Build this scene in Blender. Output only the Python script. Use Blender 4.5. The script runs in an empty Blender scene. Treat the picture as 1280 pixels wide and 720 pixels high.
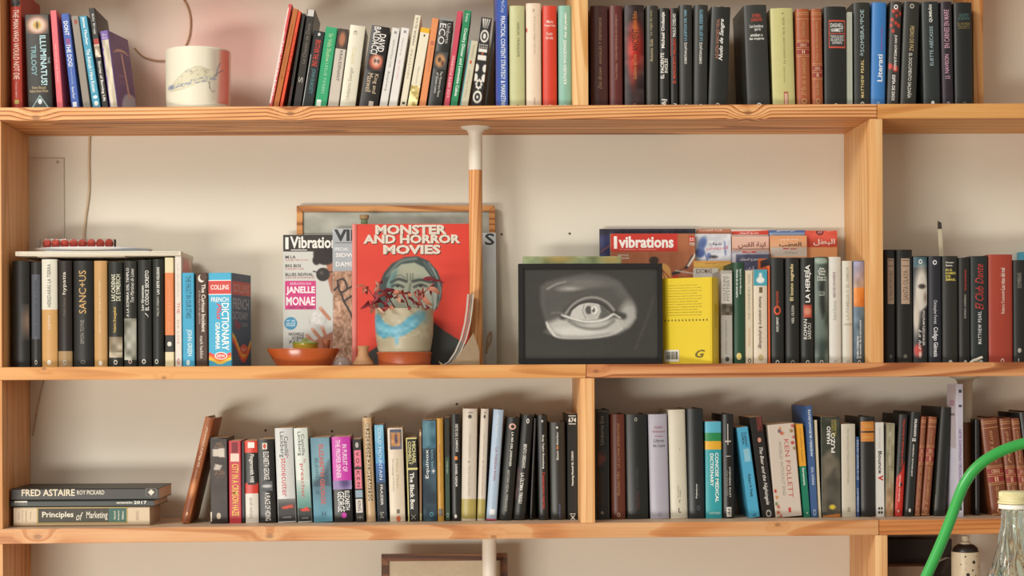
import bpy, bmesh, math, random
import numpy as np
from mathutils import Matrix, Vector

# ---------------------------------------------------------------- camera
F = 2190.0; D = 3.27; EYE = 1.30; VY = 460.0
YAW = math.atan(75 / F); ROLL = math.radians(-0.26)
scn = bpy.context.scene
cam = bpy.data.objects.new('camera', bpy.data.cameras.new('camera'))
scn.collection.objects.link(cam); scn.camera = cam
cam.data.sensor_width = 36; cam.data.lens = F / 1280 * 36
cam.data.shift_y = (VY - 360) / 1280
CR = Matrix.Rotation(-YAW, 4, 'Z') @ Matrix.Rotation(math.pi / 2, 4, 'X') @ Matrix.Rotation(ROLL, 4, 'Z')
CP = Vector((0, -D, EYE))
cam.matrix_world = Matrix.Translation(CP) @ CR
cam.data.clip_start = 0.05

# ---------------------------------------------------------------- world, lights, exposure
w = bpy.data.worlds.new('room_light'); scn.world = w; w.use_nodes = True
bg = w.node_tree.nodes['Background']; bg.inputs[0].default_value = (1.0, 0.935, 0.84, 1); bg.inputs[1].default_value = 0.40
def area(name, loc, target, sx, sy, energy, col):
    l = bpy.data.lights.new(name, 'AREA'); l.shape = 'RECTANGLE'; l.size = sx; l.size_y = sy; l.energy = energy; l.color = col
    o = bpy.data.objects.new(name, l); scn.collection.objects.link(o); o.location = loc
    o.rotation_euler = (Vector(target) - Vector(loc)).to_track_quat('-Z', 'Y').to_euler()
    return o
area('window_daylight', (-2.2, -2.75, 3.45), (0.1, 0.1, 1.45), 1.1, 1.1, 60, (1.0, 0.97, 0.91))
area('soft_fill_far', (-1.8, -3.6, 3.2), (0.1, 0.1, 1.3), 2.4, 1.2, 20, (1.0, 0.95, 0.88))  # added soft fill beside the main window light, not a window itself
area('low_bounce_fill', (-1.95, -3.8, 0.3), (0.0, 0.1, 1.3), 2.0, 0.5, 86, (1.0, 0.955, 0.88))  # added low fill standing in for light bounced up off the floor
vs = scn.view_settings; scn.display_settings.display_device = 'sRGB'
vs.view_transform = 'Standard'; vs.look = 'None'; vs.exposure = 0.10; vs.gamma = 1; vs.use_curve_mapping = False

# ---------------------------------------------------------------- helpers
def at(px, py, Y=0.0):
    """the place in the room, on the plane y = Y, that the photograph shows at (px, py)"""
    d = CR.to_3x3() @ Vector(((px - 640) / F, (VY - py) / F, -1.0))
    t = (Y - CP.y) / d.y
    return CP + d * t
def S(Y=0.0): return (D + Y) / F
def lin(h):
    h = h.lstrip('#')
    if len(h) == 3: h = ''.join(c * 2 for c in h)
    r = [int(h[i:i + 2], 16) / 255 for i in (0, 2, 4)]
    return tuple(c / 12.92 if c <= .04045 else ((c + .055) / 1.055) ** 2.4 for c in r)
def lina(a):
    a = np.clip(a / 255.0, 0, 1)
    return np.where(a <= .04045, a / 12.92, ((a + .055) / 1.055) ** 2.4)
MATS = {}
def nd(nt, t, **k):
    n = nt.nodes.new(t)
    for a, v in k.items(): setattr(n, a, v)
    return n
def newmat(name):
    m = bpy.data.materials.new(name); m.use_nodes = True
    return m, m.node_tree, m.node_tree.nodes['Principled BSDF']
def mat(h, rough=0.45, noise=0.10, scale=60, spec=0.5, **kw):
    key = (h, rough, noise, scale, spec, tuple(kw.items()))
    if key in MATS: return MATS[key]
    m, nt, b = newmat('paint_' + h)
    c = lin(h)
    tc = nd(nt, 'ShaderNodeTexCoord'); nz = nd(nt, 'ShaderNodeTexNoise'); nz.inputs['Scale'].default_value = scale; nz.inputs['Detail'].default_value = 4
    nt.links.new(tc.outputs['Object'], nz.inputs['Vector'])
    mx = nd(nt, 'ShaderNodeMix', data_type='RGBA')
    mx.inputs[6].default_value = (*[v * (1 - noise) for v in c], 1); mx.inputs[7].default_value = (*[min(1, v * (1 + noise) + .002) for v in c], 1)
    nt.links.new(nz.outputs['Fac'], mx.inputs[0]); nt.links.new(mx.outputs[2], b.inputs['Base Color'])
    b.inputs['Roughness'].default_value = rough; b.inputs['Specular IOR Level'].default_value = spec
    for k, v in kw.items(): b.inputs[k].default_value = v
    MATS[key] = m; return m
def glassy(name, col, rough=.05, ior=1.45):
    m, nt, b = newmat(name); b.inputs['Base Color'].default_value = (*col, 1); b.inputs['Roughness'].default_value = rough
    b.inputs['Transmission Weight'].default_value = 1; b.inputs['IOR'].default_value = ior
    return m
def print_mat():
    if 'print' in MATS: return MATS['print']
    m, nt, b = newmat('printed_colours'); a = nd(nt, 'ShaderNodeVertexColor', layer_name='ink')
    nt.links.new(a.outputs['Color'], b.inputs['Base Color']); b.inputs['Roughness'].default_value = .42
    MATS['print'] = m; return m
def page_mat():
    if 'page' in MATS: return MATS['page']
    m, nt, b = newmat('page_edges'); tc = nd(nt, 'ShaderNodeTexCoord'); mp = nd(nt, 'ShaderNodeMapping'); mp.inputs['Scale'].default_value = (900, 3, 3)
    nz = nd(nt, 'ShaderNodeTexNoise'); nz.inputs['Scale'].default_value = 1; r = nd(nt, 'ShaderNodeValToRGB')
    r.color_ramp.elements[0].color = (*lin('a58d6c'), 1); r.color_ramp.elements[1].color = (*lin('ead9bb'), 1); r.color_ramp.elements[0].position = .3; r.color_ramp.elements[1].position = .7
    L = nt.links.new; L(tc.outputs['Object'], mp.inputs[0]); L(mp.outputs[0], nz.inputs['Vector']); L(nz.outputs['Fac'], r.inputs[0]); L(r.outputs[0], b.inputs['Base Color'])
    b.inputs['Roughness'].default_value = .8; MATS['page'] = m; return m
def wood(axis='X', seed=0, light='f2c48c', mid='dd9d5c', dark='a9622f', knots=(), contrast=.5, dust=0):
    """pine: long growth lines along the board, fine fibre, optional knots ((x, y, z, r), ...) in the board's own space"""
    m, nt, b = newmat('pine_wood'); L = nt.links.new
    tc = nd(nt, 'ShaderNodeTexCoord'); mp = nd(nt, 'ShaderNodeMapping')
    sc = {'X': (.75, 13, 13), 'Z': (13, 13, .75), 'Y': (13, .75, 13)}[axis]
    mp.inputs['Scale'].default_value = sc; mp.inputs['Location'].default_value = (seed * 3.7, seed * 1.9, seed * 2.3)
    L(tc.outputs['Object'], mp.inputs[0])
    vec = mp.outputs[0]
    kmask = None
    for kx, ky, kz, kr in knots:
        sub = nd(nt, 'ShaderNodeVectorMath', operation='SUBTRACT'); sub.inputs[1].default_value = (kx, ky, kz); L(tc.outputs['Object'], sub.inputs[0])
        scl = nd(nt, 'ShaderNodeVectorMath', operation='MULTIPLY'); scl.inputs[1].default_value = (.6 if axis == 'X' else 1, .5, .6 if axis == 'Z' else 1); L(sub.outputs[0], scl.inputs[0])
        ln = nd(nt, 'ShaderNodeVectorMath', operation='LENGTH'); L(scl.outputs[0], ln.inputs[0])
        mr = nd(nt, 'ShaderNodeMapRange', interpolation_type='SMOOTHSTEP'); mr.inputs[1].default_value = kr * 3.2; mr.inputs[2].default_value = kr * .2; L(ln.outputs['Value'], mr.inputs[0])
        off = nd(nt, 'ShaderNodeVectorMath', operation='SCALE'); off.inputs[0].default_value = (0, .16, .16) if axis == 'X' else (.16, .16, 0); L(mr.outputs[0], off.inputs['Scale'])
        ad = nd(nt, 'ShaderNodeVectorMath', operation='ADD'); L(vec, ad.inputs[0]); L(off.outputs[0], ad.inputs[1]); vec = ad.outputs[0]
        m2 = nd(nt, 'ShaderNodeMapRange', interpolation_type='SMOOTHSTEP'); m2.inputs[1].default_value = kr * .7; m2.inputs[2].default_value = kr * .25; L(ln.outputs['Value'], m2.inputs[0])
        if kmask is None: kmask = m2.outputs[0]
        else:
            mm = nd(nt, 'ShaderNodeMath', operation='MAXIMUM'); L(kmask, mm.inputs[0]); L(m2.outputs[0], mm.inputs[1]); kmask = mm.outputs[0]
    # growth lines: contours of a slow noise field, so that they run, swell and close into cathedrals
    n0 = nd(nt, 'ShaderNodeTexNoise'); n0.inputs['Scale'].default_value = .42; n0.inputs['Detail'].default_value = 2; n0.inputs['Roughness'].default_value = .35; L(vec, n0.inputs['Vector'])
    fr = nd(nt, 'ShaderNodeMath', operation='MULTIPLY'); fr.inputs[1].default_value = 30; L(n0.outputs['Fac'], fr.inputs[0])
    fc = nd(nt, 'ShaderNodeMath', operation='FRACT'); L(fr.outputs[0], fc.inputs[0])
    wv = nd(nt, 'ShaderNodeFloatCurve'); L(fc.outputs[0], wv.inputs['Value']); cu = wv.mapping.curves[0]
    cu.points[0].location = (0, 0); cu.points[1].location = (1, .05); cu.points.new(.55, .3); cu.points.new(.84, 1.0); wv.mapping.update()
    n1 = nd(nt, 'ShaderNodeTexNoise'); n1.inputs['Scale'].default_value = 4; n1.inputs['Detail'].default_value = 7; n1.inputs['Distortion'].default_value = .3; L(vec, n1.inputs['Vector'])
    n2 = nd(nt, 'ShaderNodeTexNoise'); n2.inputs['Scale'].default_value = .55; n2.inputs['Detail'].default_value = 2; L(vec, n2.inputs['Vector'])
    a1 = nd(nt, 'ShaderNodeMath', operation='MULTIPLY_ADD'); a1.inputs[1].default_value = contrast; L(wv.outputs[0], a1.inputs[0])
    a2 = nd(nt, 'ShaderNodeMath', operation='MULTIPLY'); a2.inputs[1].default_value = .55; L(n1.outputs['Fac'], a2.inputs[0]); L(a2.outputs[0], a1.inputs[2])
    a3 = nd(nt, 'ShaderNodeMath', operation='MULTIPLY_ADD'); a3.inputs[1].default_value = .5; L(n2.outputs['Fac'], a3.inputs[0]); L(a1.outputs[0], a3.inputs[2])
    fm_ = nd(nt, 'ShaderNodeMapping'); fm_.inputs['Scale'].default_value = tuple(6 if q < 2 else 26 for q in sc); L(vec, fm_.inputs[0])
    n4 = nd(nt, 'ShaderNodeTexNoise'); n4.inputs['Scale'].default_value = 1; n4.inputs['Detail'].default_value = 3; L(fm_.outputs[0], n4.inputs['Vector'])
    a4 = nd(nt, 'ShaderNodeMath', operation='MULTIPLY_ADD'); a4.inputs[1].default_value = .32; L(n4.outputs['Fac'], a4.inputs[0])
    a5 = nd(nt, 'ShaderNodeMath', operation='SUBTRACT'); a5.inputs[1].default_value = .16; L(a3.outputs[0], a5.inputs[0]); L(a5.outputs[0], a4.inputs[2]); a3 = a4
    rp = nd(nt, 'ShaderNodeValToRGB'); e = rp.color_ramp.elements; e[0].position = .42; e[0].color = (*lin(light), 1); e[1].position = 1.0; e[1].color = (*lin(dark), 1)
    k = e.new(.72); k.color = (*lin(mid), 1); L(a3.outputs[0], rp.inputs[0])
    out = rp.outputs[0]
    if kmask is not None:
        mx = nd(nt, 'ShaderNodeMix', data_type='RGBA'); mx.inputs[7].default_value = (*lin('7a4a28'), 1); L(out, mx.inputs[6])
        k8 = nd(nt, 'ShaderNodeMath', operation='MULTIPLY'); k8.inputs[1].default_value = .6; L(kmask, k8.inputs[0]); L(k8.outputs[0], mx.inputs[0]); out = mx.outputs[2]
    if dust:
        ge = nd(nt, 'ShaderNodeNewGeometry'); sx = nd(nt, 'ShaderNodeSeparateXYZ'); L(ge.outputs['Normal'], sx.inputs[0]); du = nd(nt, 'ShaderNodeMapRange'); du.inputs[1].default_value = .5; du.inputs[2].default_value = 1; du.inputs[4].default_value = dust; L(sx.outputs['Z'], du.inputs[0])
        dm = nd(nt, 'ShaderNodeMix', data_type='RGBA'); dm.inputs[7].default_value = (*lin('dccdb6'), 1); L(out, dm.inputs[6]); L(du.outputs[0], dm.inputs[0]); out = dm.outputs[2]
    L(out, b.inputs['Base Color']); b.inputs['Roughness'].default_value = .5
    bp = nd(nt, 'ShaderNodeBump'); bp.inputs['Strength'].default_value = .15; bp.inputs['Distance'].default_value = .0006; L(a1.outputs[0], bp.inputs['Height']); L(bp.outputs[0], b.inputs['Normal'])
    return m

def link(o, parent=None):
    scn.collection.objects.link(o)
    if parent is not None: o.parent = parent
    return o
def smooth(me, ang=35):
    me.polygons.foreach_set('use_smooth', [True] * len(me.polygons)); me.set_sharp_from_angle(angle=math.radians(ang))
def mesh(name, v, f, mats, parent=None, mi=None, sm=None, loc=None):
    me = bpy.data.meshes.new(name); me.from_pydata(v, [], f)
    for m in (mats if isinstance(mats, (list, tuple)) else [mats]): me.materials.append(m)
    if mi: me.polygons.foreach_set('material_index', mi)
    if sm: smooth(me, sm)
    me.update()
    o = bpy.data.objects.new(name, me)
    if loc is not None: o.location = loc
    return link(o, parent)
def thing(name, label, cat, loc=(0, 0, 0), rot=(0, 0, 0), group=None):
    o = bpy.data.objects.new(name, None); o.empty_display_size = .02; link(o); o.location = loc; o.rotation_euler = rot
    tag(o, label, cat, group); return o
def tag(o, label=None, cat=None, group=None, kind=None):
    for k, v in (('label', label), ('category', cat), ('group', group), ('kind', kind)):
        if v: o[k] = v
    return o
def box(name, x0, x1, y0, y1, z0, z1, m, parent=None, bev=0.0, seg=2, org=None):
    """a box in room coordinates whose own origin sits at org (default its lower centre)"""
    if org is None: org = ((x0 + x1) / 2, (y0 + y1) / 2, z0)
    bm = bmesh.new(); bmesh.ops.create_cube(bm, size=1)
    for v in bm.verts: v.co = Vector(((x0 + x1) / 2 + v.co.x * (x1 - x0) - org[0], (y0 + y1) / 2 + v.co.y * (y1 - y0) - org[1], (z0 + z1) / 2 + v.co.z * (z1 - z0) - org[2]))
    if bev: bmesh.ops.bevel(bm, geom=bm.edges[:], offset=bev, segments=seg, affect='EDGES', profile=.5)
    me = bpy.data.meshes.new(name); bm.to_mesh(me); bm.free(); me.materials.append(m)
    if bev: smooth(me, 40)
    o = bpy.data.objects.new(name, me); o.location = org; return link(o, parent)
def lathe(name, prof, m, parent=None, n=40, loc=(0, 0, 0), mi=None, sm=50, ell=1.0):
    v = []; f = []; k = len(prof); ids = []
    for i in range(n):
        a = 2 * math.pi * i / n
        for r, z in prof: v.append((r * math.cos(a), r * math.sin(a) * ell, z))
    for i in range(n):
        j = (i + 1) % n
        for q in range(k - 1):
            a, b, c, d = i * k + q, j * k + q, j * k + q + 1, i * k + q + 1
            f.append((a, b, c, d)); ids.append(mi[q] if mi else 0)
    o = mesh(name, v, f, m, parent, ids if mi else None, sm, loc)
    bm = bmesh.new(); bm.from_mesh(o.data); bmesh.ops.remove_doubles(bm, verts=bm.verts[:], dist=1e-6); bmesh.ops.recalc_face_normals(bm, faces=bm.faces[:]); bm.to_mesh(o.data); bm.free()
    return o
def tube(name, pts, r, m, parent=None, n=12, sub=6, cap=True):
    P = [Vector(p) for p in pts]
    if sub > 1:
        Q = []
        for i in range(len(P) - 1):
            p0, p1, p2, p3 = P[max(i - 1, 0)], P[i], P[i + 1], P[min(i + 2, len(P) - 1)]
            for j in range(sub):
                t = j / sub
                Q.append(.5 * ((2 * p1) + (p2 - p0) * t + (2 * p0 - 5 * p1 + 4 * p2 - p3) * t * t + (3 * p1 - p0 - 3 * p2 + p3) * t ** 3))
        P = Q + [P[-1]]
    v = []; f = []; up = Vector((.123, .8, .31)).normalized()
    R = r if callable(r) else (lambda t: r)
    for i, p in enumerate(P):
        d = (P[min(i + 1, len(P) - 1)] - P[max(i - 1, 0)]).normalized()
        a = (up - d * up.dot(d)).normalized(); b = d.cross(a); up = a
        rr = R(i / (len(P) - 1))
        for k in range(n):
            t = 2 * math.pi * k / n; v.append(tuple(p + (a * math.cos(t) + b * math.sin(t)) * rr))
    for i in range(len(P) - 1):
        for k in range(n):
            f.append((i * n + k, i * n + (k + 1) % n, (i + 1) * n + (k + 1) % n, (i + 1) * n + k))
    if cap: f.append(tuple(range(n))[::-1]); f.append(tuple((len(P) - 1) * n + k for k in range(n)))
    return mesh(name, v, f, m, parent, None, 50)

# ---- lettering: glyph meshes fitted into boxes
_fc = {}
def glyphs(text, bold=False, shear=0.0, spacing=1.0):
    key = (text, bold, shear, spacing)
    if key in _fc: return _fc[key]
    c = bpy.data.curves.new('t', 'FONT'); c.body = text; c.resolution_u = 2; c.offset = bold; c.shear = shear; c.space_character = spacing
    c.space_line = .82; c.align_x = 'CENTER'
    o = bpy.data.objects.new('t', c); scn.collection.objects.link(o)
    me = bpy.data.meshes.new_from_object(o.evaluated_get(bpy.context.evaluated_depsgraph_get()))
    if len(me.vertices):     # cut across the letters so that they can follow a rounded spine
        hy = [x.co.y for x in me.vertices]; bm = bmesh.new(); bm.from_mesh(me)
        for q in (.2, .35, .5, .65, .8): bmesh.ops.bisect_plane(bm, geom=bm.verts[:] + bm.edges[:] + bm.faces[:], plane_co=(0, min(hy) + (max(hy) - min(hy)) * q, 0), plane_no=(0, 1, 0))
        bm.to_mesh(me); bm.free()
    v = np.array([tuple(x.co)[:2] for x in me.vertices]) if len(me.vertices) else np.zeros((1, 2)); f = [tuple(p.vertices) for p in me.polygons]
    bpy.data.objects.remove(o); bpy.data.curves.remove(c); bpy.data.meshes.remove(me)
    v = v - v.min(0); s = v.max(0); s[s == 0] = 1; v = v / s
    _fc[key] = (v, f, s[0] / s[1]); return _fc[key]
AR = {'ا': 'ﺍﺎﺍﺎ', 'أ': 'ﺃﺄﺃﺄ', 'ب': 'ﺏﺐﺑﺒ', 'ة': 'ﺓﺔﺓﺔ', 'ج': 'ﺝﺞﺟﺠ', 'د': 'ﺩﺪﺩﺪ', 'ر': 'ﺭﺮﺭﺮ', 'س': 'ﺱﺲﺳﺴ', 'ش': 'ﺵﺶﺷﺸ', 'ط': 'ﻁﻂﻃﻄ', 'ع': 'ﻉﻊﻋﻌ',
      'ف': 'ﻑﻒﻓﻔ', 'ق': 'ﻕﻖﻗﻘ', 'ل': 'ﻝﻞﻟﻠ', 'ن': 'ﻥﻦﻧﻨ', 'و': 'ﻭﻮﻭﻮ', 'ي': 'ﻱﻲﻳﻴ'}
def arabic(s):
    out = ''
    for wd in s.split(' '):
        r = ''
        for i, c in enumerate(wd):
            pj = i > 0 and wd[i - 1] not in 'اأدروة'
            nj = i < len(wd) - 1 and c not in 'اأدروة'
            r += AR.get(c, AR['ن'])[(1 if pj else 0) + (2 if nj else 0)]
        out += r + ' '
    return out[:-1][::-1]

def paint(root, items, mp, back=False):
    """items: strings 'kind u0 u1 y0 y1 colour [flags]|TEXT'. kinds: h, u, d text; r, e shapes; o ring. mp(u, y, off) -> local point"""
    sv, sf, si, sm_ = [], [], [], []
    n = 0
    for it in items:
        if not isinstance(it, str):
            u0, u1, y0, y1, fn = it; canvas(root, 'cover_picture' if back else 'spine_picture', u0, u1, y0, y1, fn, lambda u, y, k=n: mp(u, y, .0002 + .00004 * k)); n += 1; continue
        head, _, txt = it.partition('|'); h = head.split(); k = h[0]; u0, u1, y0, y1 = map(float, h[1:5]); col = h[5]; fl = h[6] if len(h) > 6 else ''
        off = .0003 + .00004 * n; n += 1
        m = mat(col, .5, .04)
        if k in 'hud':
            txt = txt.replace('/', '\n')
            if txt.startswith('~'): txt = arabic(txt[1:])
            bw = .045 if 'B' in fl else .02 if 'b' in fl else 0.0
            if bw:      # condensed settings keep thinner strokes
                asp = glyphs(txt, 0.0, 0, 1.0)[2]; e0, e1 = mp(u0, y0, 0), mp(u1, y1, 0); ww, hh = abs(e1[0] - e0[0]) + abs(e1[1] - e0[1]), abs(e1[2] - e0[2])
                tgt = (ww / hh if k == 'h' else hh / ww) if min(ww, hh) > 0 else 1; bw = round(bw * max(.15, min(1, tgt / asp)) ** 1.5, 3)
            v, f, _ = glyphs(txt, bw, .35 if 'i' in fl else 0, 1.25 if 's' in fl else 1.0)
            P = []
            for a, b in v:
                if k == 'h': u, y = u0 + (u1 - u0) * a, y1 + (y0 - y1) * b
                elif k == 'u': u, y = u1 + (u0 - u1) * b, y1 + (y0 - y1) * a
                else: u, y = u0 + (u1 - u0) * b, y0 + (y1 - y0) * a
                P.append(mp(u, y, off))
            mesh('lettering', P, f, m, root)
        else:
            if m not in sm_: sm_.append(m)
            q = sm_.index(m); b0 = len(sv)
            if k == 'o':
                cu, cy, ru, ry = (u0 + u1) / 2, (y0 + y1) / 2, (u1 - u0) / 2, (y1 - y0) / 2
                for i in range(14):
                    t = 2 * math.pi * i / 14
                    for s in (1, .55): sv.append(mp(cu + ru * s * math.cos(t), cy - ry * s * math.sin(t), off))
                for i in range(14):
                    j = (i + 1) % 14; sf.append((b0 + 2 * i, b0 + 2 * j, b0 + 2 * j + 1, b0 + 2 * i + 1)); si.append(q)
            else:
                N = 8
                for i in range(N + 1):
                    t = i / N; u = u0 + (u1 - u0) * t
                    if k == 'e':
                        u = (u0 + u1) / 2 - (u1 - u0) / 2 * math.cos(math.pi * t); hh = math.sin(math.pi * t) * (y1 - y0) / 2; c = (y0 + y1) / 2; a, b = c - hh, c + hh
                    elif k == 'v':   # diamond
                        hh = (1 - abs(2 * t - 1)) * (y1 - y0) / 2; c = (y0 + y1) / 2; a, b = c - hh, c + hh
                    else: a, b = y0, y1
                    sv.append(mp(u, b, off)); sv.append(mp(u, a, off))
                for i in range(N): sf.append((b0 + 2 * i, b0 + 2 * i + 2, b0 + 2 * i + 3, b0 + 2 * i + 1)); si.append(q)
    if sf: mesh('printed_shapes', sv, sf, sm_, root, si)['kind'] = 'stuff'

# ---- printed pictures: colour per vertex on a fine grid
class Cv:
    def __init__(s, x0, x1, y0, y1, cell, bg, sx=1.0):
        nx = max(2, int((x1 - x0) * sx / cell)); ny = max(2, int((y1 - y0) / cell)); s.nx, s.ny = nx, ny
        s.X, s.Y = np.meshgrid(np.linspace(x0, x1, nx + 1), np.linspace(y0, y1, ny + 1)); s.a = np.zeros((ny + 1, nx + 1, 3)) + np.array(bg, float)
    def mix(s, m, col): m = np.clip(m, 0, 1)[..., None]; s.a = s.a * (1 - m) + np.array(col, float) * m; return s
    def ell(s, cx, cy, rx, ry, col, soft=1.0, ang=0, al=1):
        c, n = math.cos(math.radians(ang)), math.sin(math.radians(ang)); dx, dy = s.X - cx, s.Y - cy
        u = (dx * c + dy * n) / rx; v = (-dx * n + dy * c) / ry; d = (np.sqrt(u * u + v * v) - 1) * min(rx, ry)
        return s.mix(al * (.5 - d / soft), col)
    def poly(s, pts, col, soft=1.0, al=1):
        d = np.full(s.X.shape, 1e9); ins = np.zeros(s.X.shape, bool); n = len(pts)
        for i in range(n):
            (ax, ay), (bx, by) = pts[i], pts[(i + 1) % n]; ex, ey = bx - ax, by - ay; wx, wy = s.X - ax, s.Y - ay
            t = np.clip((wx * ex + wy * ey) / (ex * ex + ey * ey + 1e-9), 0, 1); d = np.minimum(d, np.hypot(wx - ex * t, wy - ey * t))
            if ay != by: ins ^= ((ay > s.Y) != (by > s.Y)) & (s.X < (bx - ax) * (s.Y - ay) / (by - ay) + ax)
        return s.mix(al * (.5 + np.where(ins, d, -d) / soft), col)
    def line(s, pts, w, col, soft=1.0, al=1):
        if len(pts) > 2:
            q = [np.array(p, float) for p in pts]; r = []
            for i in range(len(q) - 1):
                a, b, c, d = q[max(i - 1, 0)], q[i], q[i + 1], q[min(i + 2, len(q) - 1)]
                r += [tuple(.5 * (2 * b + (c - a) * t + (2 * a - 5 * b + 4 * c - d) * t * t + (3 * b - a - 3 * c + d) * t ** 3)) for t in (0, .25, .5, .75)]
            pts = r + [pts[-1]]
        d = np.full(s.X.shape, 1e9)
        for i in range(len(pts) - 1):
            (ax, ay), (bx, by) = pts[i], pts[i + 1]; ex, ey = bx - ax, by - ay; wx, wy = s.X - ax, s.Y - ay
            t = np.clip((wx * ex + wy * ey) / (ex * ex + ey * ey + 1e-9), 0, 1); d = np.minimum(d, np.hypot(wx - ex * t, wy - ey * t))
        return s.mix(al * (.5 + (w / 2 - d) / soft), col)
    def grad(s, y0, y1, c0, c1):
        t = np.clip((s.Y - y0) / (y1 - y0), 0, 1)[..., None]; m = ((s.Y >= y0) & (s.Y <= y1))[..., None]
        s.a = np.where(m, np.array(c0, float) * (1 - t) + np.array(c1, float) * t, s.a); return s
    def noise(s, sx, sy, amp, seed=1, region=None):
        rng = np.random.RandomState(seed); G = rng.rand(64, 64) - .5
        u, v = (s.X / sx) % 63, (s.Y / sy) % 63; i, j = u.astype(int), v.astype(int); fu, fv = u - i, v - j; fu = fu * fu * (3 - 2 * fu); fv = fv * fv * (3 - 2 * fv)
        n = (G[j, i] * (1 - fu) + G[j, i + 1] * fu) * (1 - fv) + (G[j + 1, i] * (1 - fu) + G[j + 1, i + 1] * fu) * fv
        if region is not None: n = n * region(s.X, s.Y)
        s.a = s.a + n[..., None] * amp; return s
def canvas(root, name, x0, x1, y0, y1, fn, mp):
    c = fn(x0, x1, y0, y1); ny, nx = c.ny + 1, c.nx + 1
    if getattr(c, 'flip', 0): pass
    V = [tuple(mp(c.X[j, i], c.Y[j, i])) for j in range(ny) for i in range(nx)]
    f = [(j * nx + i, (j + 1) * nx + i, (j + 1) * nx + i + 1, j * nx + i + 1) for j in range(ny - 1) for i in range(nx - 1)]
    o = mesh(name, V, f, print_mat(), root)
    at_ = o.data.color_attributes.new('ink', 'FLOAT_COLOR', 'POINT'); col = np.ones((ny * nx, 4)); col[:, :3] = lina(c.a.reshape(-1, 3))
    at_.data.foreach_set('color', col.ravel()); return o
def spcv(bg, *ops):
    """a picture on a spine: u runs 0..1 across, y in photograph pixels"""
    def fn(u0, u1, y0, y1):
        c = Cv(u0, u1, y0, y1, 1.0, bg, 16)
        for o in ops: getattr(c, o[0])(*o[1:])
        return c
    return fn

# ---------------------------------------------------------------- the setting
WALL = 0.22
def plaster():
    m, nt, b = newmat('plaster_paint'); L = nt.links.new
    tc = nd(nt, 'ShaderNodeTexCoord'); n1 = nd(nt, 'ShaderNodeTexNoise'); n1.inputs['Scale'].default_value = 3; n1.inputs['Detail'].default_value = 5; L(tc.outputs['Object'], n1.inputs['Vector'])
    mx = nd(nt, 'ShaderNodeMix', data_type='RGBA'); mx.inputs[6].default_value = (*lin('dfdaca'), 1); mx.inputs[7].default_value = (*lin('e6e2d4'), 1); L(n1.outputs['Fac'], mx.inputs[0])
    # soft-edged pink tint on the stretch of wall behind the white pot
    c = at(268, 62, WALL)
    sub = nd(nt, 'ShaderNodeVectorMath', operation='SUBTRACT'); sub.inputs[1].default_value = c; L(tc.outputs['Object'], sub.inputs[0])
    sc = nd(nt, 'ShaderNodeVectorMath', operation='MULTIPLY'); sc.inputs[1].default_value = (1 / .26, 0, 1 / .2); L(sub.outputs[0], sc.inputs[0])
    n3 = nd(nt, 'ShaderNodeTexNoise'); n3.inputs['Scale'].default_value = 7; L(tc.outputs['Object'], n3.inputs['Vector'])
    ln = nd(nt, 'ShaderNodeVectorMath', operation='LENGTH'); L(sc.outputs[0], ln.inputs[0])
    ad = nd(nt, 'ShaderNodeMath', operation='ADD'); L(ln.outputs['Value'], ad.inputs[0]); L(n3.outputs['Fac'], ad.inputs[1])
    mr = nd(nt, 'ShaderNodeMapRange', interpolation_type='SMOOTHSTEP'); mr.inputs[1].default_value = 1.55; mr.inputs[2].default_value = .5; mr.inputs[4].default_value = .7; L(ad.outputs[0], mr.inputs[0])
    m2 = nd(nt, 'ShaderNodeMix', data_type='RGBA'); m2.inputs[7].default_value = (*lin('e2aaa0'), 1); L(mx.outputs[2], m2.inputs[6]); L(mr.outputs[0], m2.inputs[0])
    L(m2.outputs[2], b.inputs['Base Color']); b.inputs['Roughness'].default_value = .9
    n2 = nd(nt, 'ShaderNodeTexNoise'); n2.inputs['Scale'].default_value = 260; n2.inputs['Detail'].default_value = 3; L(tc.outputs['Object'], n2.inputs['Vector'])
    bp = nd(nt, 'ShaderNodeBump'); bp.inputs['Strength'].default_value = .18; bp.inputs['Distance'].default_value = .001; L(n2.outputs['Fac'], bp.inputs['Height']); L(bp.outputs[0], b.inputs['Normal'])
    return m
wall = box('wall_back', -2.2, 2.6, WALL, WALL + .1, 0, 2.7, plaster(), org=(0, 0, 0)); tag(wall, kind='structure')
fl = box('floor', -2.2, 2.6, -3.6, WALL, -.05, 0, wood('X', 9, 'c9a071', 'a87c4c', '7a5330'), org=(0, 0, -.05)); tag(fl, kind='structure')
for x, y in ((712, 292), (627, 293), (571, 505), (332, 538), (415, 539)):
    p = at(x, y, WALL); h = lathe('nail_hole', [(0, -.001), (.0018, -.0008), (.0024, 0)], mat('6a5a48', .9), wall, 12, (0, 0, 0)); h.rotation_euler = (math.pi / 2, 0, 0); h.location = p - Vector((0, .001, 0)); h['kind'] = 'structure'
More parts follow.
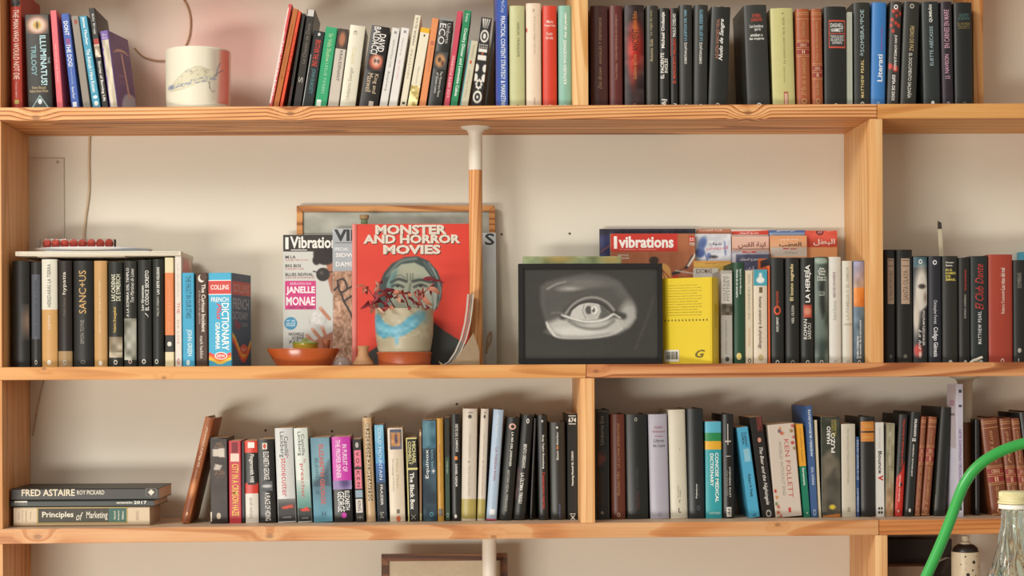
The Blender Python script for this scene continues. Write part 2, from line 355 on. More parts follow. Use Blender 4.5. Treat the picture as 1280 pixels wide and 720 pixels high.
# boxed-in panel on the wall and the thin cables
pw = [at(40, 198, WALL), at(81, 300, WALL)]
pn = box('trim_1', pw[0].x - .01, pw[1].x, WALL - .006, WALL, at(60, 458, WALL).z, pw[0].z, mat('d9d4c6', .8, .03), bev=.0015); tag(pn, kind='structure')
sp = at(73, 203, WALL); s_ = lathe('screw', [(0, .0015), (.002, .0015), (.0035, 0)], mat('b3a595', .4), pn, 14); s_.rotation_euler = (math.pi / 2, 0, 0); s_.location = Vector((sp.x, WALL - .006, sp.z)) - pn.location
cb = tube('wall_cable', [at(x, y, WALL - .004) for x, y in ((112, 150), (111, 200), (111, 240), (106, 280), (103, 330), (103, 420))], .0022, mat('cdbb9c', .6)); tag(cb, 'thin beige cable running down the wall behind the upper left books', 'cable')
cb = tube('wall_cable', [at(x, y, WALL - .004) for x, y in ((58, 462), (52, 485), (46, 515), (41, 545))], .0014, mat('b8a184', .6)); tag(cb, 'thin slanting cable at the left end of the third row wall', 'cable')
ring = [at(x, y, WALL - .004) for x, y in ((168, 60), (178, 70), (190, 74.5), (203, 76), (216, 74), (227, 65), (235, 50), (238, 34), (237, 17), (231, 2), (220, -12), (204, -24), (184, -30))]
cb = tube('wall_cable', ring, .0016, mat('b08c6a', .6), sub=6); tag(cb, 'brown cable looping round on the pink wall behind the white pot', 'cable')

# ---------------------------------------------------------------- the shelving
SH = thing('bookshelf', 'wall-wide pine bookshelf with thick boards, uprights and round posts', 'shelf', (0, 0, 0))
XL, XR = at(-18, 460).x, at(1480, 460).x
def zline(pl, pr):
    a, b = at(0, pl), at(1280, pr); k = (b.z - a.z) / (b.x - a.x)
    return lambda X: a.z + k * (X - a.x)
def k_(px, py, r): p = at(px, py, 0); return (p.x, 0.0, p.z, r)
TOP = [zline(-90, -94), zline(134.3, 129.2), zline(459.2, 452.6), zline(661.5, 648.2), zline(806, 790)]
BOT = [zline(-72, -76), zline(150.8, 147.6), zline(475.2, 470.2), zline(680, 667), zline(824, 808)]
JOINT = [1098, 1098, 733, 1098, 733]
KN = [[], [(45, 147, .010), (363, 142, .009), (935, 141, .009)], [(55, 461, .006), (205, 472, .005), (745, 464, .007)], [(47, 671, .010), (337, 670, .009), (617, 671, .007), (972, 656, .007)], []]
def sboard(i, x0, x1, seed, **kw):
    kn = [k_(*q) for q in KN[i] if x0 <= at(q[0], q[1]).x <= x1]
    m = wood('X', seed, knots=kn, dust=.6, **kw); bm = bmesh.new(); bmesh.ops.create_cube(bm, size=1)
    for v in bm.verts:
        X = x1 if v.co.x > 0 else x0
        v.co = Vector((X, WALL if v.co.y > 0 else 0, TOP[i](X) if v.co.z > 0 else BOT[i](X)))
    bmesh.ops.bevel(bm, geom=bm.edges[:], offset=.0012, segments=2, affect='EDGES')
    me = bpy.data.meshes.new('shelf_board'); bm.to_mesh(me); bm.free(); me.materials.append(m); smooth(me, 40)
    link(bpy.data.objects.new('shelf_board', me), SH)
tones = [dict(), dict(light='ecb77e', mid='d68f4f', dark='9a5a2c', contrast=.48), dict(light='e0a866', mid='d08f4b', dark='a8622c', contrast=.26), dict(light='deae7c', mid='cb8a52', dark='a15e32', contrast=.28), dict()]
tone2 = [dict(), dict(light='e3ac66', mid='d4924c', dark='aa672e', contrast=.28), dict(light='e6ae78', mid='ca8550', dark='98562c', contrast=.42), dict(light='dc9a5a', mid='c97f42', dark='a45c2a', contrast=.26), dict()]
for i in range(5):
    xj = at(JOINT[i], 460).x
    sboard(i, XL, xj - .0004, i * 2 + 1, **tones[i]); sboard(i, xj + .0004, XR, i * 2 + 2, **tone2[i])
def upright(px0, px1, i, seed, y0=0.002, py=None, y1=WALL, **kw):
    py = py or (TOP[i + 1], BOT[i]); X0, X1 = at(px0, kw.pop('ref', 460)).x, None
    X0 = at(px0, 460, y0).x; X1 = at(px1, 460, y0).x; xm = (X0 + X1) / 2
    kw.setdefault('contrast', .2); box('upright', X0, X1, y0, y1 - .001, TOP[i + 1](xm) + .0001, BOT[i](xm) - .0001, wood('Z', seed, **kw), SH, .001, 2)
    o = SH.children[-1]
for i, s in ((0, 21), (1, 22), (2, 23), (3, 24)):
    upright(-17.5, 2.5, i, s, light='eab983', mid='d1935a', dark='a2632f')
upright(718, 737, 0, 25, light='f7d29d', mid='e8b878', dark='cf9555', contrast=.3)
upright(1218.5, 1231, 0, 26, y0=.085, light='e9b070', mid='cf8845', dark='9a5c2a')
upright(1088.5, 1104.5, 1, 27, light='f3c98f', mid='e0a666', dark='b97a40')
upright(725, 743, 2, 28, light='f3c890', mid='e3a96c', dark='c08048')
upright(1093.5, 1108.5, 3, 29, light='f0c48c', mid='dba066', dark='b0733f')
upright(1462, 1480, 1, 30); upright(1462, 1480, 2, 31); upright(1462, 1480, 0, 32); upright(1462, 1480, 3, 33)
def post(px, i, Y, r, sleeve, m_low, m_sleeve, flange=True, low=True):
    p = at(px, 460, Y); x = p.x; z0 = TOP[i + 1](x); z1 = BOT[i](x)
    o = lathe('post', [(0, 0), (r * .96, 0), (r * .96, z1 - z0 - sleeve), (0, z1 - z0 - sleeve)], m_low, SH, 36, (x, Y, z0))
    lathe('sleeve', [(r * .9, z1 - z0 - sleeve - .0), (r, z1 - z0 - sleeve), (r, z1 - z0 - .012), (r * 1.25, z1 - z0 - .006), (r * 2.0, z1 - z0 - .0022), (r * 2.1, z1 - z0)], m_sleeve, o, 40)
white = mat('e6dfd0', .45, .04, 30)
post(595.5, 1, .105, .0135, .083, wood('Z', 41, 'e9b67e', 'd9995c', 'b87440', contrast=.35), white)
post(1206, 2, .12, .0145, .09, wood('Z', 42, '9a6238', '84502c', '60381e', contrast=.3), mat('cabda6', .5, .05, 20))
post(610.5, 3, .09, .0135, .09, wood('Z', 43, 'e9b67e', 'd9995c', 'b87440', contrast=.35), white)

# ---------------------------------------------------------------- books
RY = {1: .038, 2: .045, 3: .07}
FREE = {1: [(-9, at(718, 460, .002).x), (at(737, 460, .002).x, at(1218.5, 460, .085).x)], 2: [(at(2.5, 460, .002).x, at(1088.5, 460, .002).x), (at(1104.5, 460, .002).x, 9)], 3: [(at(2.5, 460, .002).x, at(725, 460, .002).x), (at(743, 460, .002).x, 9)]}
BOOKLOG = []
def deep(h):
    c = lin(h); l = sum(c) / 3
    if l > .085: return h
    r = [int(h[i:i + 2], 16) for i in (0, 2, 4)]; m_ = sum(r) / 3
    k = (.66, .65, .6) if max(r) - min(r) < 26 else (.9, .88, .86)
    return ''.join('%02x' % max(0, int(v * q)) for v, q in zip(r, k))
def book(row, xl, xr, yt, dx, col, kind, label, items=(), yaw=0, side=None, bands=(), Y=None, dp=None, group='books on the shelves', rough=.36, boards=None):
    """xl, xr: spine's foot in the photograph, yt: its top, dx: how far its head leans to the right"""
    rnd = random.Random(int(xl * 7 + row)); Y = RY[row] + rnd.uniform(-.0025, .0025) if Y is None else Y
    s = S(Y); yb = 560
    za = TOP[row]
    p0, p1 = at(xl, 460 if row == 2 else (134 if row == 1 else 650), Y), at(xr, 460 if row == 2 else (134 if row == 1 else 650), Y)
    for fa, fb in FREE[row]:
        if fa < (p0.x + p1.x) / 2 < fb:
            if p0.x < fa + .0004: p0.x = fa + .0004
            if p1.x > fb - .0004: p1.x = fb - .0004
    xm = (p0.x + p1.x) / 2; zb = max(za(p0.x), za(p1.x)) + .0002
    ztop = at((xl + xr) / 2 + dx, yt, Y).z; H = ztop - zb
    th = math.atan2(dx * s, H) if dx else 0
    W = (p1.x - p0.x - .0004) * math.cos(th) / max(.5, math.cos(math.radians(yaw))); h = H / math.cos(th)
    if abs(th) > .02: h -= W * abs(math.sin(th)) * .5
    lift = W / 2 * abs(math.sin(th))
    hard = kind == 'h'; W = max(W - (.0007 if abs(th) > .02 else 0), .0012); b = min(.17 * W, .0042) if hard else .0005; t = min(.0022 if hard else .0006, W * .18); ins = .003 if hard else .0003
    dp = dp or min(h * .68, WALL - Y - .006)
    if yaw: dp = min(dp, .12)
    root = thing('book', label, 'book', (xm, Y, zb + lift), (0, th, -math.radians(yaw)), group)
    BOOKLOG.append((row, xl, xr, Y, dp, [(xm + a * W * math.cos(th) + b_ * h * math.sin(th), zb + lift - a * W * math.sin(th) + b_ * h * math.cos(th)) for a, b_ in ((-.5, 0), (.5, 0), (.5, 1), (-.5, 1))]))
    zfun = lambda y: (at(xl, y, Y).z - zb) / math.cos(th)
    # cover with its coloured zones
    cuts = sorted({0.0, h} | {min(h, max(0, zfun(v))) for bd in bands for v in bd[:2]})
    us = [0, .04, .12, .25, .4, .5, .6, .75, .88, .96, 1] if hard else [0, .06, .5, .94, 1]
    yf = lambda u: b * (2 * u - 1) ** 2 if hard else (b if u in (0, 1) else 0)
    O = [(-W / 2, dp)] + [((u - .5) * W, yf(u) + (.0006 if u in (0, 1) else 0)) for u in us] + [(W / 2, dp)]
    I = [(x * (W - 2 * t) / W, y if i in (0, len(O) - 1) else y + t + .0004) for i, (x, y) in enumerate(O)]
    n = len(O); V = []; Fc = []; mi = []
    ms = [mat(deep(col), rough, .07, 45)]
    def zone(z):
        for y0, y1, c in bands:
            if zfun(y1) - 1e-6 <= z <= zfun(y0) + 1e-6:
                m = mat(deep(c), rough, .07, 45)
                if m not in ms: ms.append(m)
                return ms.index(m)
        return 0
    for z in cuts:
        V += [(x, y, z) for x, y in O] + [(x, y, z) for x, y in I]
    for q in range(len(cuts) - 1):
        a, c = q * 2 * n, (q + 1) * 2 * n; mz = zone((cuts[q] + cuts[q + 1]) / 2)
        for i in range(n - 1):
            Fc.append((a + i, a + i + 1, c + i + 1, c + i)); mi.append(mz)
            Fc.append((a + n + i + 1, a + n + i, c + n + i, c + n + i + 1)); mi.append(mz)
        Fc.append((a + n, a, c, c + n)); mi.append(mz); Fc.append((a + n - 1, a + 2 * n - 1, c + 2 * n - 1, c + n - 1)); mi.append(mz)
    e = (len(cuts) - 1) * 2 * n
    for i in range(n - 1):
        Fc.append((i + 1, i, n + i, n + i + 1)); mi.append(0); Fc.append((e + i, e + i + 1, e + n + i + 1, e + n + i)); mi.append(0)
    bl = mesh('cover', V, Fc, ms, root, mi, 38)
    x = W / 2 - t - .0001; y0_, y1_ = b + t + .0008, dp - ins; z0, z1 = ins, h - ins
    mesh('page_block', [(i * x, (y0_, y1_)[j], (z0, z1)[k]) for k in (0, 1) for j in (0, 1) for i in (-1, 1)],
         [(0, 2, 3, 1), (4, 5, 7, 6), (0, 1, 5, 4), (1, 3, 7, 5), (3, 2, 6, 7), (2, 0, 4, 6)], page_mat(), root)
    def mp(u, y, off): return ((u - .5) * W, (b * (2 * u - 1) ** 2 if hard else 0) - off, min(max(zfun(y), .0002), h - .0002))
    paint(root, items, mp)
    if side:     # print on the board that shows: u runs from the spine backwards
        sg, sitems = side
        paint(root, sitems, (lambda u, y, off: (W / 2 + off, .004 + u * (dp - .005), min(max(zfun(y), .0002), h - .0002))) if sg > 0 else
              (lambda u, y, off: (-W / 2 - off, dp - .001 - u * (dp - .005), min(max(zfun(y), .0002), h - .0002))), True)
    return root
# ---------------------------------------------------------------- top shelf
G1 = 'books on the top shelf'
def B1(*a, **k): return book(1, *a, group=G1, **k)
eye_art = spcv((58, 54, 50), ('ell', .5, 32, .42, 11, (196, 140, 110), .25), ('ell', .5, 32, .3, 8, (214, 200, 190), .2), ('ell', .5, 32, .17, 5, (200, 160, 60), .1), ('ell', .5, 32, .05, 4, (20, 18, 16), .05))
B1(14, 28, -14, -1.5, 'a83a2c', 'h', 'red book with big white lettering, first from the left upright on the top shelf', [(.08, .92, -12, 8, spcv((70, 66, 64), ('noise', .3, 4, 90, 3))), 'd .24 .78 12 99 ecd9c8|THE MAN WHO WOULD NOT DIE', 'd .42 .56 103 122 e0b8a8|Thomas Gifford', 'r .3 .7 125 130 b3a050'])
B1(35, 66, 18, -4, '3f3d3a', 'p', 'thick dark paperback with an orange eye and pale blue lettering', [(.04, .96, 19, 43, eye_art), 'd .58 .84 45 107 b8dbe0 b|ILLUMINATUS!', 'd .2 .42 57 95 7da6ac b|TRILOGY', 'd .88 .97 72 80 a8bcbc|THE', 'h .1 .85 108 116 c9b287|Robert Shea and/Robert Anton Wilson', 'v .15 .85 119 150 8fa9a6', 'v .2 .8 121 150 3a403f', 'e .42 .58 124 131 d8e4e2'])
B1(71, 79.5, 13, -8, 'd9626c', 'p', 'thin plain pink paperback with tiny lettering on the top shelf', ['d .35 .6 55 103 f5c6c0|THE WAY OF THE WORLD'])
B1(89.5, 100, 17, -13, '3458a8', 'p', 'blue paperback leaning left with white capitals and one red word', ['d .2 .75 27 84 e8eef5 b|DONT      THE DOG!', 'd .22 .75 49 57 d8425a b|SHOOT', 'd .3 .65 86 106 a9bede|the new art of teaching', 'd .2 .6 109 124 e4ebf3 b|Karen Pryor', 'r .2 .7 128 134 e4ebf3'])
B1(104, 114, 20, -15, '8d8477', 'p', 'worn grey-brown paperback with a small brown dot near its head', ['e .3 .75 25 31 9a4a3a', 'd .3 .5 40 90 a59c8e|WOLVES OF THE NORTH'])
B1(116, 126.5, 20, -17, '3f97b5', 'p', 'turquoise paperback leaning left with white lettering down its spine', ['d .25 .7 22 57 eef5f2 b|James Thurber', 'd .25 .75 62 116 eef5f2 b|The Animals I Have Known', 'e .25 .8 120 124 eef5f2', 'e .25 .8 127 133 eef5f2'])
B1(128, 136, 10, -17, '2f2d2b', 'p', 'slim black paperback with a red patch, leaning left against the purple book', ['d .3 .75 18 43 d8d2c8|Billy Bragg', 'r .1 .95 49 56 a8352c', (.05, .95, 56, 72, spcv((190, 170, 150), ('noise', .3, 4, 150, 9))), 'd .2 .8 77 127 e6e2d8 b|Stories of Burning Life'], boards=1)
def pick_cover(x0, x1, y0, y1):
    c = Cv(x0, x1, y0, y1, 1.0, (98, 66, 124), 40); c.noise(.5, 20, 18, 4)
    c.ell(.75, 136, .55, 24, (176, 178, 200), .08)
    c.poly([(.50, 62), (.58, 62), (.72, 118), (.62, 118)], (205, 165, 150), .02)
    c.line([(.15, 66), (.35, 59), (.55, 57), (.75, 57), (.95, 60)], .035, (205, 165, 150), .02) if 0 else None
    c.poly([(.06, 66), (.3, 58.5), (.5, 56.5), (.75, 57), (.97, 60.5), (.75, 59.8), (.5, 60), (.3, 61.5)], (205, 165, 150), .02)
    return c
B1(137, 148, 38, -13, '6c4fa0', 'p', 'purple paperback with a pale pickaxe on its cover beside the white pot', [(.12, .95, 50, 140, spcv((196, 184, 160), ('noise', .35, 9, 60, 2))), 'h .2 .8 42 49 d8c8d8|Blue/Note', 'd .05 .2 60 110 6c4fa0|ICE'],
   yaw=11, side=(1, [(.02, .98, 39, 140, pick_cover), 'h .25 .6 90 95 a487a8|HAMMER', 'h .25 .62 97 103 a487a8|& TICKLE']))
# leaning right
B1(335, 340, 5, 26, 'c94f4f', 'p', 'very thin pink and white booklet, leftmost of the group leaning right', ['r .0 .45 10 130 f0d5d0', 'r .3 .9 9 40 d24a48', 'd .25 .75 50 120 f3e4e0|THE WEEKEND'])
B1(340.5, 348, 11, 26, 'b5662a', 'p', 'thin ochre-brown paperback leaning right beside the pink booklet', ['u .3 .6 30 100 8e4a1a|gli adelphi romanzo'])
B1(348.5, 353, 14, 24.5, 'dc4a25', 'p', 'thin bright orange paperback leaning right between ochre and black ones', ['u .3 .7 40 90 a8331a|l'"'"'estate'])
B1(358.2, 362.6, 17, 20, '2b2724', 'p', 'black paperback with faint red letters at its foot, leaning right', ['u .3 .6 108 128 8c2a20|AMIS', 'r .75 .82 20 130 56504a'])
B1(365.5, 376, 12, 19, '403a34', 'p', 'dark brown tall book with a silver head and a pale numeral 5', ['r .1 .9 12 21 c9c6be', 'u .25 .7 30 80 7b7064|Le Chemin de Dune', 'u .2 .75 97 104 b9b3a8|S'])
B1(376.5, 391, 39, 16, '283337', 'p', 'short blue-black paperback with red and teal lettering, leaning right', ['e .4 .65 42 46 d0d0c8', 'd .3 .78 51 84 d5412c b|BROTHER THE ONE', 'd .3 .75 87 118 4c8084 b|JOHN BURDETT', 'r .05 .1 70 134 c8ccc8'])
B1(392.5, 408, 34, 15, '2fa06c', 'p', 'bright green paperback leaning right', ['d .35 .72 43 78 b9d8a4|Sir Vidia Shadow', 'd .4 .65 80 118 a8dcb8 s|LESLIE FORBES', 'r .12 .5 126 134 e8f2e8'])
B1(409, 423, 36, 14, 'c8bfb1', 'p', 'grey-beige paperback with a dark photo at its head', [(.0, 1, 36, 62, spcv((60, 48, 40), ('ell', .5, 50, .3, 9, (170, 110, 80), .2))), 'd .45 .72 64 102 4a4540|KRAUDENANT'])
B1(424, 444, 32, 14, 'ded9c4', 'p', 'thick cream paperback with faint yellow-grey lettering, leaning right', ['d .3 .5 40 45 8a8474|E', 'd .35 .6 60 82 d8cd9a|Casa', 'u .3 .62 85 126 a09a8a|Umberto Saenger'])
bal = spcv((45, 38, 36), ('ell', .55, 79, .36, 9, (200, 90, 60), .2), ('ell', .55, 78, .2, 6, (230, 200, 180), .2), ('ell', .48, 78, .06, 2, (50, 30, 30), .1), ('ell', .66, 78, .06, 2, (50, 30, 30), .1))
B1(448, 472, 33, 17, '37302f', 'p', 'thick dark paperback with big white capitals and an orange face', [(.1, .9, 70, 90, bal), 'd .5 .85 44 66 f0ece6 b|DAVID', 'd .16 .52 36 70 f0ece6 b|BALDACCI', 'd .52 .8 94 118 cdb99a|King and', 'd .2 .5 94 117 cdb99a|Maxwell', 'r .5 .75 128 134 c8c0b4'])
B1(473.5, 484, 35, 17, 'dcdad4', 'p', 'slim white paperback with grey lettering, first of the white pair', ['u .3 .6 50 85 9a9a98|Siri Hustvedt', 'u .3 .6 90 114 6a6a70|Everything', 'r .35 .65 40 43 88888a'])
B1(485, 496, 35, 17, 'e2dfda', 'p', 'slim white paperback with pink lettering, second of the white pair', ['u .3 .55 48 70 a8a4a0|Everyday', 'u .35 .55 76 100 d8a0a8|Haruki M', 'r .35 .65 39 42 8a8a92'])
B1(499, 507.5, 19, 20, 'e4dcc4', 'p', 'tall thin cream paperback with fine grey capitals, leaning right', ['u .3 .65 22 57 5e5850|MARIA ELVA', 'u .3 .6 62 100 a8a090|VENTITRE', 'r .3 .7 128 131 3c3834'])
B1(508.5, 521, 35, 18, 'e6dfc8', 'p', 'cream paperback with a yellow head and yellow spots at its foot', ['e .4 .6 44 47 5a5040', 'u .4 .6 84 106 a09884|Aravind Adiga', (.02, .98, 108, 134, spcv((226, 206, 140), ('noise', .3, 3, 160, 7)))], bands=[(30, 42, 'e8b42c')])
B1(523, 532.3, 23, 17.5, 'e0905c', 'p', 'peach-orange paperback leaning right beside the grey ECO book', ['r .3 .8 52 57 b86a50', 'u .35 .7 60 90 c87a5c s|ANATOMIE'])
eco = spcv((66, 66, 66), ('ell', .45, 77, .36, 8, (190, 140, 90), .2), ('ell', .4, 76, .12, 3, (70, 50, 40), .1), ('ell', .65, 80, .1, 3, (90, 50, 40), .1))
B1(534, 552, 22, 16, '454545', 'p', 'grey paperback with large white letters ECO and a small carved face', ['r .0 1 22 27 8c8a86', 'd .1 .55 31 57 e8e6e2|ECO', 'd .62 .88 30 55 c8c6c2|Umberto', (.05, .95, 66, 88, eco), 'd .52 .75 90 122 d8d6d0|The Mysterious Flame', 'd .28 .5 92 118 d8d6d0|of Queen Loana'])
B1(554, 561.5, 14, 18, 'c94b60', 'p', 'thin raspberry-red paperback leaning against the green cookery book', ['u .25 .7 70 122 f0b8b8 b|LOS SIETE PODERES'])
B1(562, 571.5, 13, 19, '2a8a5c', 'p', 'thin green paperback with white title, leaning right', ['d .3 .75 18 28 dcebe0|Irene', 'd .25 .8 36 121 e6f2e8 b|Creolry Dinner and Lemonize Cakes'], boards=1)
B1(574, 585, 51, 14, 'cdc7ac', 'p', 'short pale khaki paperback with a tiny red mark, leaning right', ['r .0 .12 51 134 4ba6b0', 'u .4 .65 56 74 a39c86|STENDHAL', 'e .35 .6 76 81 c8533c', 'u .35 .6 88 122 b3ac94|Pedro Paramo'])
def folk(x0, x1, y0, y1):
    c = Cv(x0, x1, y0, y1, .8, (32, 30, 30), 16)
    W_ = (230, 226, 216)
    for k in range(4): c.poly([(.12 + k * .22, 24), (.28 + k * .2, 24), (.5 + (k - 1.5) * .12, 36), (.46 + (k - 1.5) * .12, 36)], W_, .06)
    c.ell(.5, 46, .4, 8, W_, .06); c.ell(.5, 46, .28, 5.5, (32, 30, 30), .06); c.ell(.5, 46, .14, 3.5, W_, .06)
    for y in (57, 60): 
        for k in range(5): c.ell(.15 + k * .175, y, .05, .9, W_, .04)
    c.poly([(.1, 62), (.9, 62), (.9, 66), (.1, 66)], W_, .05); c.poly([(.1, 70), (.9, 70), (.9, 76), (.1, 76)], W_, .05); c.ell(.5, 68, .1, 1.2, (200, 90, 50), .05)
    for y in (86, 98):
        c.ell(.1, y, .22, 5, W_, .06); c.ell(.9, y, .22, 5, W_, .06)
    for k in range(8):
        a = k * math.pi / 4; c.ell(.5 + .24 * math.cos(a), 106 + 5 * math.sin(a), .1, 1.8, W_, .05)
    c.ell(.5, 122, .42, 8, W_, .06); c.ell(.5, 122, .27, 5, (32, 30, 30), .06); c.ell(.5, 122, .1, 2, W_, .06)
    return c
B1(588, 602, 22, 14, '24221f', 'p', 'black paperback with white folk-art pattern all down its spine', [(.02, .98, 23, 133, folk)])
B1(605, 608.5, 26, 12.5, '2c2a29', 'p', 'plain black slim book leaning right behind the blue strategy book', ['r .3 .4 30 130 3c3a38'])
B1(620, 635, -22, 0, '3b5cae', 'p', 'tall blue book with white capitals, rising out of the picture', ['d .42 .8 20 134 e8eef6 b|PRACTICAL CONTENT STRATEGY & MARKETING', 'd .4 .75 -15 16 c9d4e8|Erica McCoy', 'r .0 .1 -22 134 5a50a0'])
B1(637, 656.5, 7, 0, 'c3c491', 'h', 'olive-cream smooth hardback with fine dark capitals', ['d .48 .66 28 71 6f7052|HARUKI  MURAKAMI', 'r .48 .58 131 133 50503c'])
B1(658, 677, 4, 0, 'e6d2ba', 'h', 'cream hardback between the olive one and the red one', ['d .48 .62 20 68 b3a28c|The Snow Night Garden', 'd .5 .6 122 132 a08c76|Salamandra', 'r .45 .55 11 15 b8a68e', 'r .0 .08 35 40 c0392b'])
B1(678.5, 696.5, 7, 0, 'cf3e28', 'h', 'bright red hardback with small white title near its head', ['h .3 .75 25 29 f3d8cc b|Mario', 'h .12 .9 30 34 f3d8cc b|Vargas Llosa', 'h .28 .7 40 44 f3d8cc b|El sueño', 'h .22 .75 45 49 f3d8cc b|del celta', 'o .35 .65 131 136 f3d8cc'])
B1(698.5, 717.5, 7, 0, '86b8a8', 'h', 'pale teal hardback with white lettering next to the upright', ['u .38 .62 50 105 e8f2ea b|KATHLEEN WOODIWISS', 'u .42 .7 16 48 f2f6ee bi|Ave del paraíso', 'e .35 .65 131 136 e8f2ea'])
# right of the upright
B1(739, 760.5, 7, 0, '552823', 'h', 'dark maroon hardback right beside the middle upright of the top shelf', ['u .42 .62 22 80 a88866|ÁNGELES Y DEMONIOS', 'u .42 .62 84 111 a88866 i|Dan Brown'])
B1(762, 779, 7, 0, '6a2b26', 'h', 'reddish-brown hardback with thin tan lettering, second right of the upright', ['u .45 .62 18 75 b08a74|UNA MEMORIA EN ESPEJOS', 'u .45 .62 79 100 b08a74|Tom McKay', 'r .4 .6 131 133 b08a74'])
fire = spcv((48, 30, 28), ('ell', .55, 60, .4, 24, (176, 40, 28), .6), ('ell', .4, 72, .16, 26, (190, 48, 34), .3), ('ell', .55, 40, .1, 14, (190, 90, 30), .2), ('noise', .3, 6, 45, 5))
B1(781, 806, 6, 0, '382624', 'h', 'dark hardback with a glowing red flame picture down its spine', [(.02, .98, 7, 133, fire), 'u .38 .7 36 64 2a1512 b|ANCIENT', 'u .42 .62 14 34 c2752c|Dark Echo', 'u .42 .6 68 99 c08a52|Guillermo del Toro', 'o .4 .6 129 135 8a5a4a'])
B1(808, 823.5, 7, 0, '48463f', 'h', 'dark olive-grey hardback with thin tan lettering', ['u .3 .55 13 44 a89a70|La regla de tres', 'u .3 .55 49 77 c2b088|Antonio Gala', 'e .35 .65 130 136 8a8468'])
B1(824.5, 837.5, 10, 0, '2f2f2d', 'h', 'narrow black hardback with bold white lettering in two lines', ['u .2 .6 15 60 eeeae0 b|Michael Ondaatje', 'u .12 .45 66 98 eeeae0 b|EL PACIENTE', 'u .5 .82 73 91 eeeae0 b|INGLES', 'u .2 .75 124 136 eeeae0 b|P&J'])
B1(838.5, 848, 10, 0, '35332f', 'h', 'narrow dark hardback with red lettering below a white name', ['r .0 .06 10 70 a23a2a', 'u .3 .7 17 46 f0ece4 b|PAULO COELHO', 'u .3 .7 48 104 cf4a34 b|EL MANUSCRITO HALLADO', 'h .3 .8 129 136 f0ece4|?'])
for x0, x1, dx, t, lb in ((849.5, 866, 0, 'LA JUSTICIA DEL VISIR', 'first of two alike dark grey hardbacks with white and blue lettering'), (867, 884.5, 1.5, 'LA LEY DEL DESIERTO', 'second of two alike dark grey hardbacks, beside the torn-topped one')):
    B1(x0, x1, 6, dx, '454642', 'h', lb, ['u .38 .62 53 80 e8e8e2 b|CHRISTIAN JACQ', 'u .38 .62 12 51 7fb2c8 b|' + t, 'e .4 .62 130 136 d8d8d0'])
B1(885, 909.5, 8, 5, '353632', 'h', 'dark hardback with torn head and white blackletter-style title, leaning slightly', ['u .28 .44 24 74 a8705c b|AGUSTIN SANCHEZ VIDAL', 'u .45 .72 24 76 ecebe6 bi|Nudo de Sangre', 'e .05 .12 7 9 c8c0b0', 'e .2 .5 7 9 c8c0b0', 'e .6 .85 7 9 a8a090', 'o .38 .6 129 135 c8c0b0'])
B1(934.5, 963.5, 6, -4.5, '4b4d4b', 'h', 'thick dark grey hardback leaning left with short red and white lines', ['h .35 .72 18 22 d0503c b|STIEG', 'h .3 .78 23 27 d0503c b|LARSSON', 'h .22 .82 31 35 ecebe4 b|Los hombres', 'h .42 .7 36 40 ecebe4 b|que no', 'h .24 .78 42 46 ecebe4 b|amaban a', 'h .2 .84 47 51 ecebe4 b|las mujeres', 'o .4 .6 129 135 ecebe4'])
B1(966.5, 995, 10, -3, 'c8c384', 'h', 'thick pale yellow-green hardback with a small red framed tag at its foot', ['u .48 .6 22 80 8c8850|La construcción de la duda', 'u .48 .58 84 104 8c8850|Arturo Juliá', 'r .48 .68 115 140 b05a3c', 'r .51 .65 117 140 d8b09a', 'e .5 .56 16 18 6c6840'])
def leather(x0, x1, y0, dx, lb, t1, t2, lab, row=1, yb=134, col='a5562f', **k):
    g = 'c08c5c'; it = []
    H_ = yb - y0
    for f_ in (.035, .055, .1): it.append(f'r .02 .98 {y0 + H_ * f_:.1f} {y0 + H_ * f_ + .9:.1f} {g}')
    a, b_ = lab
    it += [f'r .04 .96 {a:.1f} {b_:.1f} 8e2a26'] + [f'r .02 .98 {y:.1f} {y + .8:.1f} {g}' for y in (a - 3, a - .8, (a + b_) / 2 - 1.6, (a + b_) / 2 + .8, b_, b_ + 2.2)]
    it += [f'h .25 .75 {a + 1.4:.1f} {(a + b_) / 2 - 2.4:.1f} e0b890 b|OBRAS', f'h .4 .6 {(a + b_) / 2 + 2.2:.1f} {b_ - 1:.1f} e0b890 b|II']
    it += [f'u .35 .62 {y0 + H_ * .13:.1f} {a - 6:.1f} c89a6c i|{t1}', f'u .3 .66 {b_ + 5:.1f} {yb - H_ * .12:.1f} c89a6c i|{t2}', f'o .3 .7 {yb - H_ * .09:.1f} {yb - H_ * .03:.1f} {g}', f'r .02 .98 {yb - H_ * .025:.1f} {yb - H_ * .015:.1f} {g}']
    return book(row, x0, x1, y0, dx, col, 'h', lb, it, group={1: G1, 3: 'books on the lower shelf'}[row], rough=.36, **k)
leather(997, 1014, 11, -1.5, 'tan leather-look hardback with gilt bands, wider of the two on the top shelf', 'Graham Greene', 'El fin de la aventura', (53, 68))
leather(1016, 1029.5, 11, -1.5, 'narrow tan leather-look hardback with gilt bands, on the top shelf', 'Viaje a las tierras altas', 'Giorgio Bassani', (82, 97))
B1(1031, 1058.5, 8, 0, '2f302e', 'h', 'wide black hardback with a red-framed white title block', ['r .2 .96 25 60 c8503a', 'r .23 .93 27 58 2f302e', 'h .28 .88 29 34 ecebe4 b|DASHIELL', 'h .3 .86 35 40 ecebe4 b|HAMMETT', 'r .23 .93 41.5 42.5 c8503a', 'h .28 .88 44 55 ecebe4 b|TODOS LOS CASOS/DEL AGENTE DE LA/CONTINENTAL', 'o .42 .6 129 135 c8c8c0'])
B1(1060, 1066, 15, 0, 'b3b8a8', 'p', 'thin pale grey-green paperback squeezed between two dark hardbacks', ['r .3 .4 20 130 9ca294'])
